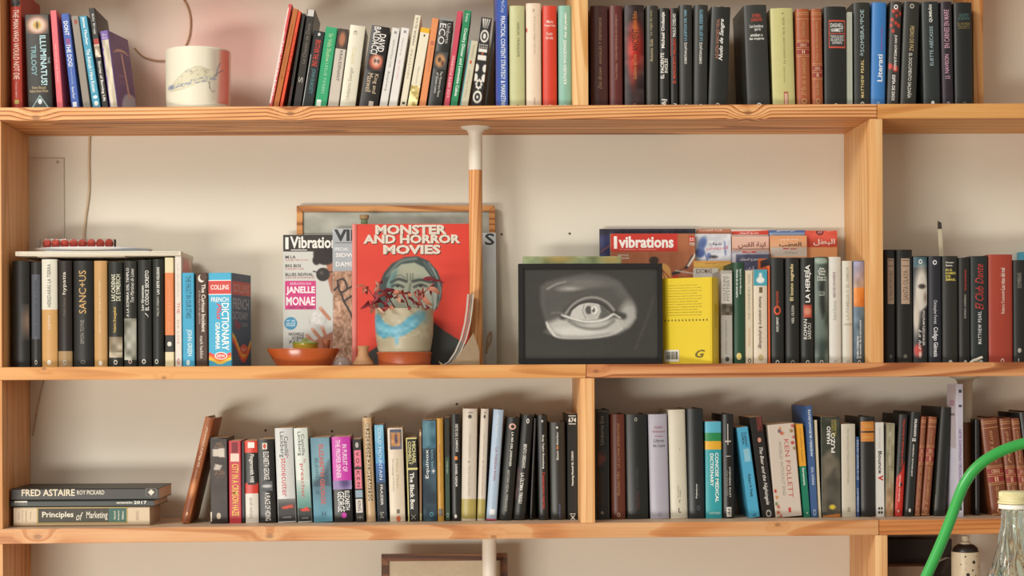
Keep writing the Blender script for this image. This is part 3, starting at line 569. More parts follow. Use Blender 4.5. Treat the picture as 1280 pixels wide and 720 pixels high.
B1(1067.5, 1088.5, 3, 0, '41413d', 'h', 'dark grey hardback with tall pale blue title, beside the blue book', ['u .38 .62 12 65 a8c4c4|SOMBRA*POE', 'u .35 .55 66 70 a8c4c4 i|la', 'u .42 .6 75 122 ddc888 bs|MATTHEW PEARL', 'o .38 .62 127 134 d8d4c8'])
B1(1088.8, 1107, 3, 2.5, '3a7cc0', 'h', 'glossy blue hardback with large white title, the only bright blue one on the right', ['u .4 .76 68 102 f0f4f8 b|Literati', 'u .62 .72 34 63 b3408c|BARRY McCREA', 'o .4 .6 127 133 a8c8e8'])
spots = spcv((54, 50, 47), *[('ell', u, y, .14 * r, 2.6 * r, (200, 62, 44), .1) for u, y, r in ((.3, 14, 1), (.6, 13, .7), (.9, 17, 1), (.55, 20, .8), (.2, 25, 1), (.5, 29, .9), (.75, 32, 1), (.12, 32, .9), (.3, 39, .9), (.6, 86, 1.6), (.15, 83, 1.4))])
B1(1108.5, 1124, 2, 5, '3a3633', 'h', 'black hardback with scattered red blood spots and white capitals', [(.04, .96, 3, 133, spots), 'o .3 .65 6 12 f0ece4', 'd .4 .72 44 88 ecebe4 b|JUAN GÓMEZ-JURADO', 'd .35 .68 94 126 ecebe4 b|ESPÍA DE DIOS'])
B1(1125.5, 1146, 2, 5.5, '45433f', 'h', 'dark grey hardback with narrow white capitals, right of the blood-spotted one', ['o .35 .62 5 11 b0aca0', 'd .42 .68 33 64 c0a878 b|PEDRO DE PAZ', 'd .4 .66 67 123 ecebe4|EL DOCUMENTO SALDAÑA'])
B1(1155, 1176.5, 2, -2, '3c464a', 'h', 'slate-blue hardback with white and pale blue capitals', ['u .35 .6 6 28 ecebe4 b|QUMRÁN', 'u .35 .6 33 82 a8c0c8|ELIETTE ABÉCASSIS', 'e .42 .62 126 132 ecebe4'])
B1(1178.5, 1193, 2, -2, '3d2d3e', 'h', 'dark purple hardback with pink block lettering', ['u .25 .7 12 60 c89ab0 b|EN CARNES EN MARE', 'u .25 .7 68 99 c89ab0 b|J.J. NAVISON', 'o .35 .62 127 133 b0a0b0'])
B1(1194.5, 1217, 3, -1, '262a28', 'h', 'greenish-black hardback, last of the top shelf beside the right upright', ['h .2 .85 17 25 4f7470|GIUSEPPE/SCARAFFIA', 'h .18 .88 28 36 8a7a48|EL HOMBRE/DISCRETO', 'o .4 .6 127 133 6a6a60'])
# ---------------------------------------------------------------- middle shelf
G2 = 'books on the middle shelf'
def B2(*a, **k): return book(2, *a, group=G2, **k)
O_ = 'o .36 .64 450 456 b8b4a8'
B2(15, 37, 326, 0, '262522', 'h', 'plain black hardback at the left end of the middle shelf', [(.5, .96, 380, 425, spcv((38, 37, 34), ('ell', 1.0, 402, .4, 16, (120, 96, 80), .5)))])
B2(38.5, 51.5, 328, 0, '3b3b3f', 'h', 'charcoal-grey narrow hardback with a dim blue-grey panel', ['r .1 .9 343 424 4d515a', 'u .35 .62 350 420 26282e b|NUEVA ANTOLOGIA DE LA POESIA', O_])
B2(52, 71.5, 324, 0, 'd9d6c6', 'h', 'hardback half cream and half sandy brown on the middle shelf', ['u .32 .62 330 384 3a3a36|HEREDARÁS LA TIERRA', 'u .4 .6 394 412 e8dcc8|Jorge Bucay', 'e .35 .62 450 456 e8e0d0'], bands=[(387, 470, 'c79a5e')])
B2(72, 90, 326, 0, '352923', 'h', 'dark brown hardback with small white title and tan foot', ['u .35 .66 340 368 e4dccc|hypatia', 'u .4 .58 372 394 6e5a4c|Pedro Gálvez', O_], bands=[(439, 470, 'a0835c')])
B2(91.5, 116.5, 326, 0, '23231f', 'h', 'wide black hardback with large gold capitals SANCTUS', ['u .3 .66 338 392 c8a060|SANC+US', 'u .36 .56 400 430 8a8880|SIMON TOYNE', 'o .36 .62 450 455 6a6860'])
B2(117.5, 134, 326, 0, 'bf9660', 'h', 'sandy tan hardback with pale thin lettering', ['u .38 .54 352 388 ecdcb8|Lenguas muertas', 'u .38 .54 392 416 ecdcb8|Antonio Orejudo', 'e .35 .65 451 457 ece4d0'])
B2(135.5, 153.5, 327, 0, '333631', 'h', 'dark hardback with pale green title, gold name and portrait at its foot', ['u .22 .5 343 376 dfe0c4 b|LAS CADENAS', 'u .55 .85 343 376 dfe0c4 b|DE EYMERICH', 'u .35 .6 384 416 c8a850 b|Valerio Evangelisti', (.04, .96, 421, 447, spcv((150, 138, 116), ('noise', .4, 7, 110, 4))), 'o .36 .64 450 456 d8d4c8'])
B2(154.5, 171, 326, 0, '3c3d3a', 'h', 'hardback with stone carving picture on the lower half of its dark spine', ['u .22 .42 335 396 e4e2d8|A LA SOMBRA DEL TEMPLO', 'u .55 .8 336 378 e4e2d8 i|Toti Martínez de Lezea', (.04, .96, 398, 450, spcv((150, 150, 136), ('noise', .4, 9, 130, 6))), 'o .36 .64 449 455 ccb8a8'])
B2(172, 189.5, 325, 0, '343733', 'h', 'black hardback with bold white capitals EL CODICE SECRETO', ['u .28 .46 357 388 dcdcd2 b|Lev Grossman', 'u .5 .82 338 388 f0f0ea b|EL CÓDICE SECRETO', 'u .55 .78 391 397 e8e8e0 i|J', 'o .3 .6 449 455 d8d8d0'])
B2(190.5, 205, 324, 0, '343633', 'h', 'narrow black hardback with small white lettering, left of the orange-banded one', ['u .4 .64 334 368 eaeae2 b|LAS SIETE IGLESIAS', 'u .4 .6 371 395 b8b8ae|MILOS URBAN', 'o .2 .52 449 455 d8d8d0'])
B2(206.5, 217.5, 322, 0, 'dccfa8', 'p', 'slim cream paperback with orange middle band and black foot panel', ['u .35 .65 350 415 e8a070|THE GREAT ESCAPE', 'e .25 .75 427 433 dcd8cc'], bands=[(341, 419, 'd9804a'), (419, 440, '34322e')])
def pink_board(x0, x1, y0, y1):
    c = Cv(x0, x1, y0, y1, 1.2, (206, 176, 164), 60); c.noise(.2, 12, 70, 8); c.ell(.4, 336, .3, 14, (214, 120, 120), .2); return c
B2(219, 227.5, 320, 0, 'ddd6cc', 'p', 'white paperback with red letters and a pink board showing behind the blue one', ['d .3 .6 330 372 cabfb4|LA GUERRA', 'd .3 .7 378 392 c85040|THE', 'd .3 .6 400 430 c8a090|DE LOS', 'd .3 .7 448 456 c85040|ALBA'], side=(1, [(.05, .98, 321, 400, pink_board)]))
B2(228.5, 243.5, 341, -.5, '3fa3c8', 'p', 'sky-blue paperback with hand-drawn dark title', ['d .3 .75 345 398 1f4658|THE FAULT IN OUR STARS', 'd .3 .8 412 445 d8ecf0 b|JOHN GREEN', 'e .3 .6 450 457 d8ecf0'])
B2(245, 259.5, 341, 0, '4f3527', 'p', 'brown paperback with a crescent moon and playful white title', ['e .2 .8 343 353 e6ddd0', 'e .35 1.0 341.5 351 4f3527', 'd .5 .85 355 415 e4dccf b|The Curious Incident', 'd .2 .45 363 405 c4b4a2|of the dog in the night-time', 'd .35 .65 420 448 e4dccf|mark haddon'])
stripe = lambda c, w=1: (c.line([(-.3, 436), (.0, 442), (.35, 450), (.7, 451), (1.2, 442)], 6, (224, 74, 48), .8) or c)
def dic_spine(x0, x1, y0, y1):
    c = Cv(x0, x1, y0, y1, .8, (60, 168, 204), 30)
    U = c.X
    for off, col in ((0, (214, 62, 44)), (3, (236, 120, 40)), (6, (240, 196, 60))):
        yy = 445 + 2.6 * np.cos((U - .5) * 6.0) + off; m = (np.abs(c.Y - yy) < 1.8); c.mix(m.astype(float), col)
    return c
def dic_side(x0, x1, y0, y1):
    c = Cv(x0, x1, y0, y1, .8, (44, 72, 104), 36); U = c.X
    for off, col in ((0, (214, 62, 44)), (4, (236, 120, 40)), (8, (240, 196, 60))):
        yy = 438 + 13 * np.sin((U - .28) * 5.0) - off * .9; m = (np.abs(c.Y - yy) < 2.3); c.mix(m.astype(float), col)
    c.mix(((c.Y > 351) & (c.Y < 368)).astype(float), (200, 62, 54)); return c
B2(260.5, 290, 341, 0, '3fa8cc', 'p', 'thick blue French dictionary with red banner, its cover turned to view', [(.01, .99, 342, 458, dic_spine), 'r .0 1 351 367.5 c9403a', 'r .0 1 350 351 e8ecec', 'r .0 1 367.5 368.5 e8ecec', 'h .1 .9 356 362 f2efe6 b|COLLINS', 'h .12 .88 371.5 377.5 f0f2f0 b|FRENCH', 'd .58 .9 379 438 f4f4ee b|DICTIONARY', 'd .36 .56 379 400 d83c48 bi|Plus', 'd .3 .5 403 437 f4f4ee b|GRAMMAR', 'e .26 .82 440 449.5 f4f0e8', 'e .3 .78 441 448.5 cf3a34', 'h .36 .72 443 446.8 f4f0e8 b|NEW'],
   yaw=12, side=(1, [(.01, .99, 341, 458, dic_side), 'h .05 .9 354 365 d8a89c b|COLLINS', 'h .04 .88 372 386 a9b4c0 b|FRENCH', 'h .04 .84 389 399 a9b4c0 b|DICTIONARY', 'h .12 .44 400 411 b8405a bi|Plus', 'h .46 .84 402 408 8e9cac b|GRAMMAR', 'e .4 .82 430 443 d85848', 'h .48 .74 434.5 439 e8b0a0 b|NEW', 'h .06 .36 444 446 8896a8|Over 70,000 references', 'h .06 .5 448.5 450 8896a8|and 100,000 translations']), dp=.115)
# right half
B2(901.5, 916, 338, 0, 'aaa69c', 'p', 'grey paperback with a dark picture band across its middle', ['r .04 .96 342 379 c6c2b8', 'u .2 .45 345 376 5a5852|SOLITAIRE', 'u .5 .75 345 376 5a5852|MYSTERY', (.0, 1, 380, 394, spcv((88, 80, 66), ('noise', .3, 4, 70, 2))), 'u .35 .55 400 443 87847c|JOSTEIN GAARDER', 'e .35 .7 446 452 3a3833'])
B2(917, 931.5, 328, 0, '24523a', 'h', 'dark green hardback with two small white lines', ['d .52 .72 336 368 dce8dc b|Gabriel García Márquez', 'd .25 .45 337 372 dce8dc b|Noticia de un secuestro', 'e .25 .7 441 450 d8c878'])
B2(932.5, 941.5, 338, 0, 'd8cdb4', 'p', 'thin beige paperback with faint coloured lettering', ['u .3 .6 343 400 9a9282|THE CANTERBURY TALES', 'u .35 .6 410 432 d0906c|PENGUIN', 'o .25 .75 448 454 6a6458'])
B2(942.5, 959.5, 337, 0, 'ddd0bc', 'p', 'cream textbook with a turquoise picture of a pale figure at its head', [(.0, 1, 337, 357, spcv((70, 158, 178), ('ell', .5, 350, .3, 4, (230, 232, 226), .1), ('ell', .5, 344, .12, 3, (235, 230, 222), .1))), 'h .4 .65 359 366 6a5a3c b|I', 'd .3 .62 371 436 5a4a3a b|human anatomy & physiology', 'e .3 .7 443 451 b8a878'])
B2(960.2, 963, 332, 0, 'd9693c', 'p', 'very thin orange booklet between the cream textbook and a black hardback', ['r .3 .5 340 450 e07848'])
def O2(c='c8c8c0'): return f'o .34 .62 450 456 {c}'
B2(963.5, 981, 322, 0, '313432', 'h', 'black hardback with ornate red title in the right-hand group', ['u .38 .66 364 383 c8502c|ompraventa', 'o .22 .74 382 394 c8502c', 'u .4 .62 396 415 dcdcd4 bi|INDEX JIMENEZ', O2()])
B2(982.5, 1000.5, 322, 0, '2d2e2b', 'h', 'black hardback with yellowish title EL ICONO SAGRADO', ['u .3 .6 330 376 dccb94 b|El icono sagrado', 'u .4 .58 382 404 c8c8bc b|NEIL OLSON', O2('8a8a80')])
B2(1001.5, 1018.5, 322, 0, '2b2d2b', 'h', 'black hardback with bold white LA HEREJIA and a small red picture', ['u .25 .78 331 378 f2f2ec b|LA HEREJÍA', (.2, .8, 381, 397, spcv((178, 70, 50), ('ell', .5, 389, .25, 5, (210, 140, 110), .2))), 'u .2 .45 399 424 e8e8e0|ROMAN', 'u .5 .75 404 424 e8e8e0|SARDOU', O2()])
B2(1018.8, 1036, 321, 0, '4b5852', 'h', 'grey-green hardback with faded animal picture on its spine', [(.02, .98, 322, 458, spcv((84, 98, 90), ('noise', .5, 16, 70, 8), ('poly', [(.3, 358), (.7, 350), (.8, 390), (.55, 400), (.35, 380)], (40, 44, 40), .2, .8), ('ell', .5, 326, .5, 4, (150, 170, 155), .3))), 'h .25 .8 334 344 e0e4da b|Ana/Clavel/Rosa', 'h .2 .85 345 351 e0e4da b|El fuego de/la Atlántida', 'h .3 .75 364 370 b8c4b8|GLOSA', O2()])
B2(1037, 1052.5, 321, 0, 'd5d3ca', 'h', 'white hardback with purple-grey title, between green art and thin white spines', ['u .3 .56 340 372 7a3c58 b|HIJOS DE LOS HUESOS', 'u .3 .56 376 400 a8a49c|Rafael Balanzá', O2('b0aca4')])
B2(1054, 1066.5, 326, 0, 'd2cfc2', 'h', 'narrow off-white hardback with faint raised lettering', ['u .3 .62 333 400 b4b0a2 b|LA FAMILIA Y EL AMOR', 'r .1 .9 404 407 b8b4a6', O2('b0aca4')])
B2(1067.5, 1082, 326, 0, '5f7a92', 'h', 'hardback with sky and orange field picture, beside the tall upright', [(.02, .98, 327, 458, spcv((140, 140, 160), ('grad', 327, 360, (150, 150, 186), (178, 150, 130)), ('grad', 360, 384, (220, 140, 60), (206, 120, 50)), ('grad', 384, 458, (104, 128, 146), (58, 74, 86)), ('noise', .4, 8, 40, 5))), 'u .25 .42 420 448 e0e4e4 b|Emilio Calderón', 'u .5 .7 400 448 e0e4e4 b|El secreto de la porcelana', O2()])
# behind the tall upright, right bay
for x0, x1, t, lb in ((1105.8, 1121, 'EL PRINCIPE IMPOSIBLE', 'first of two tall black hardbacks with beige labels, against the upright'), (1121.3, 1141.5, 'SANTA OLAYA', 'second of two tall black hardbacks with beige labels, beside the pale face')):
    B2(x0, x1, 312, 0, '242320', 'h', lb, ['r .28 .82 323 380 b39a84', 'u .4 .72 338 375 5c4a3c|' + t, 'r .34 .76 325 326 5c4a3c', 'r .34 .76 332 333 5c4a3c', 'e .4 .64 443 448 6a665c', 'h .3 .75 452 455 6a665c|EDICIONES'])
def facebook(x0, x1, y0, y1):
    c = Cv(x0, x1, y0, y1, .8, (44, 44, 46), 18); c.poly([(0, 321), (1, 321), (1, 334), (0, 334)], (62, 94, 104), .1)
    c.ell(.6, 366, .5, 34, (214, 208, 196), .3); c.ell(.2, 396, .22, 22, (200, 190, 176), .2); c.ell(.6, 358, .26, 3, (70, 60, 58), .2); c.ell(.85, 372, .12, 5, (150, 130, 118), .2); c.poly([(.5, 390), (1.1, 380), (1.1, 458), (.45, 458)], (40, 38, 40), .3)
    c.ell(.3, 438, .28, 8, (190, 60, 52), .2); c.ell(.45, 443, .1, 4, (220, 190, 180), .1); c.poly([(0, 450), (1, 450), (1, 460), (0, 460)], (44, 52, 54), .1); return c
B2(1142.3, 1160.3, 320, 0, '3c4244', 'h', 'hardback with a pale woman face and a red rose on its spine', [(.02, .98, 321, 458, facebook), 'o .36 .62 324 330 dce4e4', 'd .62 .8 388 432 e8e4dc b|WOLFRAM FLEISCHHAUER', 'd .35 .55 412 438 e8e4dc i|La luz'])
B2(1161.5, 1178, 320, 0, '34384a', 'h', 'dark navy hardback with large white title reading downwards', ['o .3 .62 325 331 dcdce0', 'd .3 .62 375 405 dcdce4|Christopher Forrest', 'd .25 .68 409 446 f0f0f4 b|Código Génesis'])
B2(1178.8, 1198.5, 320, 0, '3b3a34', 'h', 'dark hardback with stacked white and yellow lines at its head', ['h .2 .72 327 329.5 e0ddd0 b|Giuseppe', 'h .2 .62 330.5 333 e0ddd0 b|Genna', 'h .2 .62 336 339 d8c860 b|EN EL', 'h .2 .85 340 343 d8c860 b|NOMBRE', 'h .2 .5 344 347 d8c860 b|DE', 'h .2 .85 348 351 d8c860 b|ISMAEL', 'e .35 .6 450 456 d0ccc0'])
B2(1199, 1213.5, 322, 0, '2d2b28', 'h', 'narrow black hardback with red title, left of the teal-black one', ['u .45 .7 337 363 b83c2c b|Sorprendente', 'u .42 .62 368 398 a8a49a b|INTENSO CARIÑENO', 'e .4 .68 450 456 c8c4b8'])
B2(1214, 1236, 320, 0, '2c3a3c', 'h', 'teal-black hardback with flowing red script title', ['u .25 .72 330 387 bf3a30 i|El Club Dante', 'u .4 .6 389 430 d8dcd8 bs|MATTHEW PEARL', 'e .45 .68 450 456 d0d0c8'])
B2(1236.8, 1267, 318, 0, 'a43e2c', 'h', 'wide brick-red hardback with small white lettering in the right bay', ['u .48 .66 335 362 f0e4d8 b|Los ritos del mal', 'u .5 .64 363 392 e8d4c4 b|Roberto Constantini', 'o .46 .62 448 455 e8c8b8'])
B2(1268, 1290, 325, 0, '2a2826', 'h', 'black hardback cut by the right edge of the picture, middle shelf', ['u .2 .42 341 360 8a867a|SOMBRAS', 'e .2 .4 435 441 a8a498', 'r .22 .28 448 452 a8a498'])
0 and B2(1291, 1310, 330, 0, '44515c', 'h', 'grey-blue hardback just beyond the right edge on the middle shelf', [])
# ---------------------------------------------------------------- lower shelf
G3 = 'books on the lower shelf'
def B3(*a, **k): return book(3, *a, group=G3, **k)
B3(225, 237, 522, 31.5, '9a552e', 'h', 'rust-brown hardback leaning right alone beside the flat stack', [(.08, .92, 523, 652, spcv((146, 84, 48), ('noise', .5, 22, 60, 4), ('ell', .5, 612, .3, 10, (206, 138, 84), .3))), 'u .35 .62 535 585 e0c8a8 i|La Madre Universal', 'u .4 .55 590 606 c8a070|Jack Neal', 'e .4 .6 641 646 d8a888'], dp=.125)
pb = spcv((52, 40, 34), ('poly', [(.15, 562), (.85, 560), (.85, 572), (.15, 570)], (200, 190, 176), .1), ('poly', [(.3, 580), (.7, 582), (.55, 588), (.2, 587)], (190, 180, 168), .1), ('noise', .4, 10, 22, 3))
B3(263.2, 285, 547, -.5, '3a2e28', 'p', 'dark brown worn paperback with faded cream title patches', [(.03, .97, 549, 652, pb), 'h .25 .8 553 560 8c6e5a b|ISABEL/ALLENDE', 'h .25 .85 588 594 8c6a50 b|LA CASA', 'h .3 .8 595 598 7c5c48|espíritus', 'e .35 .6 641 649 c8b8a4', 'r .0 .08 640 652 d8ccb8'])
B3(286.5, 302, 551, -.5, 'bf3440', 'p', 'crimson paperback with tall yellow capitals', ['r .25 .75 553 566 7a2028', 'r .15 .85 567 577 e8d0c0', 'd .25 .8 580 645 ecd060 b|CITY IN A CRIMSON HAZE'])
B3(302.5, 306, 552, 0, '25211f', 'p', 'very thin black booklet between the crimson and the red-headed one', [])  # dark filler added for the black gap between two books
B3(307, 323.5, 551, -1, 'd8d2c6', 'p', 'paperback with red head, black middle and white foot', ['r .25 .75 553 560 f0e8e0', 'd .3 .7 568 603 e8e4dc b|Fingersmith Hill', 'r .2 .9 604 606 24221f', 'd .3 .62 622 648 9a948a|sarah walters'], bands=[(540, 566, 'd2432c'), (566, 604, '2c2a28'), (604, 617, 'c83a2c')])
B3(324.5, 345.5, 549, -3, '2c2c2a', 'p', 'black paperback with tall white capitals in two runs', ['r .3 .6 554 562 d8d0c4', 'e .36 .54 555 561 c8503c', 'd .35 .68 565 600 f0eee8 b|ELIZABETH GEORGE', (.2, .85, 602, 614, spcv((70, 74, 78), ('ell', .5, 608, .3, 2, (190, 190, 190), .2))), 'd .35 .68 616 651 f0eee8 b|A PLACE OF HIDING'])
foot = lambda c: ('grad', 622, 640, c, (40, 40, 40))
B3(347.5, 370.5, 535, -4, 'c9ccca', 'p', 'tall silver-white paperback with red title reading stonecutter', [(.02, .98, 624, 652, spcv((44, 42, 42), ('grad', 624, 634, (120, 120, 118), (44, 42, 42)), ('poly', [(.2, 634), (.8, 631), (.9, 635), (.3, 637)], (196, 66, 40), .15))), 'd .5 .72 546 570 3c3c3a|Camilla', 'd .2 .5 540 572 3c3c3a|Läckberg', 'd .28 .55 573 621 c8504c|stonecutter', 'd .6 .72 568 573 b06060|The', 'h .25 .75 646 648 b0b0ac|HARPER'])
B3(372.5, 390.5, 535, -5.5, 'cfd8d0', 'p', 'tall pale green-white paperback with red title reading preacher', [(.02, .98, 600, 652, spcv((100, 150, 140), ('grad', 600, 636, (200, 212, 204), (70, 130, 120)), ('grad', 636, 652, (44, 54, 52), (34, 34, 34)), ('poly', [(.2, 637), (.7, 634), (.9, 639), (.3, 640)], (206, 60, 44), .15))), 'd .52 .74 543 570 3c3c3a|Camilla', 'd .2 .5 540 570 3c3c3a|Läckberg', 'd .28 .62 580 623 c83a40|preacher', 'd .6 .75 574 579 b06060|The', 'h .25 .75 647 649 b0b0ac|HARPER'])
tealbk = spcv((96, 148, 164), ('grad', 547, 607, (100, 140, 158), (128, 172, 180)), ('grad', 607, 652, (84, 120, 136), (96, 158, 180)), ('poly', [(0, 604), (.6, 590), (1, 575), (1, 608), (0, 608)], (52, 78, 92), .4), ('noise', .5, 14, 18, 2))
B3(392, 416.5, 547, -4, '5c8c9c', 'p', 'wide misty blue paperback with red and dark lettering', [(.02, .98, 548, 652, tealbk), 'd .42 .66 556 631 c0584c b|ELIZABETH GEORGE', 'd .18 .36 573 618 31505c|BELIEVING THE LIE', 'h .45 .65 640 646 2c4450|H'])
B3(417.5, 441.5, 546, -3, '2a2a2a', 'p', 'paperback with magenta upper half and black lower half', [(.0, 1, 601, 612, spcv((150, 132, 178), ('ell', .65, 604, .25, 6, (70, 54, 110), .3))), 'd .55 .8 556 590 f4d8ec b|IN PURSUIT OF', 'd .2 .45 550 598 f4d8ec b|THE PROPER SINNER', 'd .62 .86 614 638 f0f0ee b|ELIZABETH', 'd .22 .58 615 640 f0f0ee b|GEORGE', 'e .4 .68 641 648 c83ca8'], bands=[(530, 601, 'c23aa6')])
B3(444.5, 456, 549, -4, '302c2a', 'p', 'narrow black paperback with pink boxed letters', ['e .3 .7 553 560 b0aca4', 'r .15 .9 563 584 e0788c', 'r .12 .88 587 611 e0788c', 'd .3 .7 565 609 5a2838 b|V O L K E N', 'r .1 .9 613 622 8fa4b4', 'r .1 .85 624 641 d8d0c8', 'd .3 .7 626 639 403c38 b|KING', 'h .2 .8 645 649 a8a49c|HH'])
B3(458, 470, 522, -5, 'c2a47c', 'h', 'tall parchment-coloured book with letters in little ink boxes', [f'r .3 .72 {530 + k * 4.9:.1f} {533.6 + k * 4.9:.1f} 4a3a2a' for k in range(20)] + ['d .35 .68 530.5 627 e0cca8 b|BUNCECONCEOMYANTSOI', 'r .08 .12 526 650 a8885c'])
cold = spcv((110, 176, 206), ('grad', 531, 580, (128, 190, 214), (84, 150, 200)), ('grad', 580, 604, (62, 112, 178), (46, 78, 120)), ('grad', 604, 652, (40, 44, 48), (28, 30, 32)), ('noise', .4, 5, 22, 5))
B3(472, 484, 531, -4, '4a88b0', 'p', 'tall paperback fading from sky blue to black', [(.02, .98, 532, 652, cold), 'd .35 .7 535 600 d4e6ee|COLD MOUNTAIN', 'd .4 .68 606 632 d0d0cc b|FRAZIER', 'h .3 .7 640 648 b8b8b0|SC'])
paint_pic = spcv((70, 74, 96), ('poly', [(.2, 541), (.85, 541), (.8, 558), (.2, 558)], (196, 140, 84), .1), ('ell', .55, 549, .1, 6, (70, 60, 90), .1), ('noise', .3, 4, 40, 3))
B3(487.5, 507, 535, -3, 'd5c8b2', 'p', 'beige paperback with a small orange and blue painting at its head', ['r .0 .06 536 652 eee4d2', (.14, .92, 537, 562, paint_pic), 'd .45 .65 574 612 b8a87c|Mary Pater', 'd .2 .35 573 614 a8a090|The Language of Flowers', 'e .4 .7 645 652 c8643c', 'r .45 .65 637 642 6a6254'])
B3(510, 524, 547, -2.5, '2b2b27', 'p', 'black paperback with yellow-green framed upper name', ['r .0 .1 548 652 d2cc84', 'r .0 1 585 587.5 d2cc84', 'r .0 1 547 549 d2cc84', 'd .55 .88 552 580 d8d296 b|MICHAEL', 'd .18 .48 552 581 d8d296 b|CONNELLY', 'd .25 .65 591 637 f0eee6 b|The Black Box', 'd .3 .7 643 650 9a9a90|X'])
B3(524.5, 527.5, 537, 0, '8a6848', 'p', 'thin brown booklet tucked left of the teal one', ['r .1 .9 540 545 c8b088', 'r .1 .9 642 650 b0a878'])
eq = spcv((32, 60, 74), ('grad', 525, 560, (74, 118, 134), (52, 100, 120)), ('noise', .4, 10, 46, 9), ('poly', [(.1, 530), (.5, 526), (.6, 556), (.2, 560)], (110, 150, 160), .3, .6))
B3(529, 546.5, 525, -1, '223c4a', 'p', 'dark teal paperback with large white title Equinox', [(.02, .98, 526, 652, eq), 'u .2 .5 562 598 f0f2f0|Equinox', 'u .62 .78 562 592 88b0bc|MICHAEL WHITE', 'u .68 .9 586 592 e8e8e4|+', 'o .45 .75 640 646 4a8a9c'])
B3(547, 555.5, 523, -1, 'b88a34', 'h', 'thin mustard-yellow book with red-brown lettering', ['u .35 .6 556 578 a03c24|JULES VERNE', 'u .35 .55 582 615 93702c|viaje al centro', 'r .15 .8 636 645 6e665c'])
B3(556.5, 563, 522, -.5, '34382c', 'p', 'thin dark olive book right of the mustard one', ['r .1 .9 571 650 2c4434', 'u .3 .6 575 583 a8b8a0|EL', 'u .3 .6 584 592 a8b8a0|LIBRO', 'o .25 .75 641 647 88a090'])
B3(564.5, 576, 518, -.5, '2d2d2c', 'h', 'black hardback with a small orange square mid-spine, lower shelf', ['d .5 .78 530 565 e8e6e0 b|SIETE DE CAMINOS', 'r .38 .7 570.5 575 dc8a44', 'd .45 .68 580 608 e8e6e0 b|DANIEL KEHLM', 'e .3 .6 643 648 e8e6e0'])
for x0, x1, dx, lb in ((576.5, 595, 2.5, 'wider of two beige hardbacks with mustard foot bands'), (596, 606.5, 5.5, 'narrower of two beige hardbacks with mustard foot bands')):
    B3(x0, x1, 511, dx, 'cdc3b4', 'h', lb, ['e .36 .62 518.5 523.5 4a4640', 'r .36 .7 515.5 516.5 7a7468', 'd .42 .6 542 572 a89e90|JOSÉ LUIS SAMPEDRO', 'o .4 .55 576 579 8a8070', 'd .42 .6 582 620 aca294|María Oruña Noir'], bands=[(624, 649, 'ab9c56')])
B3(607.5, 621, 512, 10, 'a8bdd2', 'h', 'pale blue hardback with dark red title, leaning right', ['d .38 .6 519 548 dfe8ec|Anne Renner', 'd .35 .62 560 602 9c4a50|LA TIENDA ROJA', 'r .3 .8 637 644 e4e8ea', 'r .0 1 649 652 b8405a'])
B3(623.5, 640.5, 522, 10.5, '2b2d2a', 'h', 'black hardback with a coral emblem at its head, leaning right', ['o .2 .75 530 538 d8a898', 'd .4 .65 541 584 e8e8e0 b|LA MÀ DEL JARDINER', 'd .35 .55 588 640 b8b8ae|ANTONI VIDAL FERRANDO'])
B3(641.5, 657, 519, 11.5, '2f312f', 'h', 'dark hardback leaning right with bold white lettering and red stain', ['o .4 .65 524 530 e0e0d8', 'd .35 .62 556 586 e8e8e0 b|BENITO OREGANO', 'd .3 .65 592 630 e8e8e0 b|LA ÚLTIMA TREGU', (.0, .25, 585, 625, spcv((60, 40, 38), ('noise', .2, 6, 40, 3)))], dp=.12)
B3(662, 665.5, 523, 6, '241f1c', 'h', 'unlettered black-brown book in the shadow left of the red-lettered one', [])
B3(673.5, 686, 519, -1.5, '2d2e2c', 'h', 'black hardback with white name and red title reading down', ['e .4 .6 525 528 c8c8c0', 'd .42 .66 544 586 e8e8e0 b|Rosy Taylor Rosenberg', 'd .42 .7 590 636 c03c30 b|Comencemos muertos'])
B3(688.5, 708, 528, -1, '40403d', 'h', 'dark grey cloth book with small white lettering and blue stamp', ['e .4 .55 533 536 c8c8c0', 'u .42 .55 540 556 d8d8d0 b|Michel Butor', 'u .42 .55 557 562 dc8a44 b|o', 'u .42 .55 563 575 d8d8d0 b|Elsevir', 'u .5 .62 630 647 6a78a8|edhasa'])
B3(709.5, 722.5, 517, 0, '262725', 'p', 'black paperback numbered 674, last before the short upright', ['h .12 .88 522 528 ecece4 b|674', 'r .12 .85 519.5 520.3 ecece4', 'r .12 .85 529.5 530.3 ecece4', 'u .4 .66 564 607 ecece4 b|Henning Mankell EL CHINO', 'h .25 .78 644 650 ecece4 b|X', 'r .2 .8 642 642.8 ecece4'])
# right bay
B3(743, 762.5, 512, -.5, '262421', 'h', 'black hardback with tall grey lettering and red device, just right of the short upright', ['r .12 .14 515 648 6a6658', 'r .93 .95 515 648 6a6658', 'r .12 .95 514 514.8 6a6658', 'u .4 .64 520 556 8f8c80|Umberto Eco', (.25, .85, 562, 585, spcv((38, 36, 33), ('ell', .5, 572, .25, 6, (110, 50, 36), .2), ('ell', .35, 579, .15, 3, (110, 50, 36), .2), ('ell', .6, 568, .12, 2, (38, 36, 33), .1))), 'u .2 .35 592 630 5c2e24|EL CEMENTERIO', 'u .45 .6 592 630 5c2e24|DE PRAGA', 'e .4 .6 639 643 8a8678'])
B3(764.5, 782.5, 518, -1, '743620', 'h', 'chestnut-brown hardback with tan lettering', ['u .42 .62 529 585 b88a60|LA ÚLTIMA EMPERATRIZ', 'u .4 .6 590 620 b88a60|Anchee Min', 'o .38 .62 641 646 c8a890'])
B3(784, 811, 518, -1.5, '262a27', 'h', 'wide greenish-black hardback with barely visible lettering', ['o .4 .54 522 527 9a9a90', 'u .42 .55 586 610 3f4742|Oscar Wilde', 'u .42 .58 612 638 53302c|TELENY'])
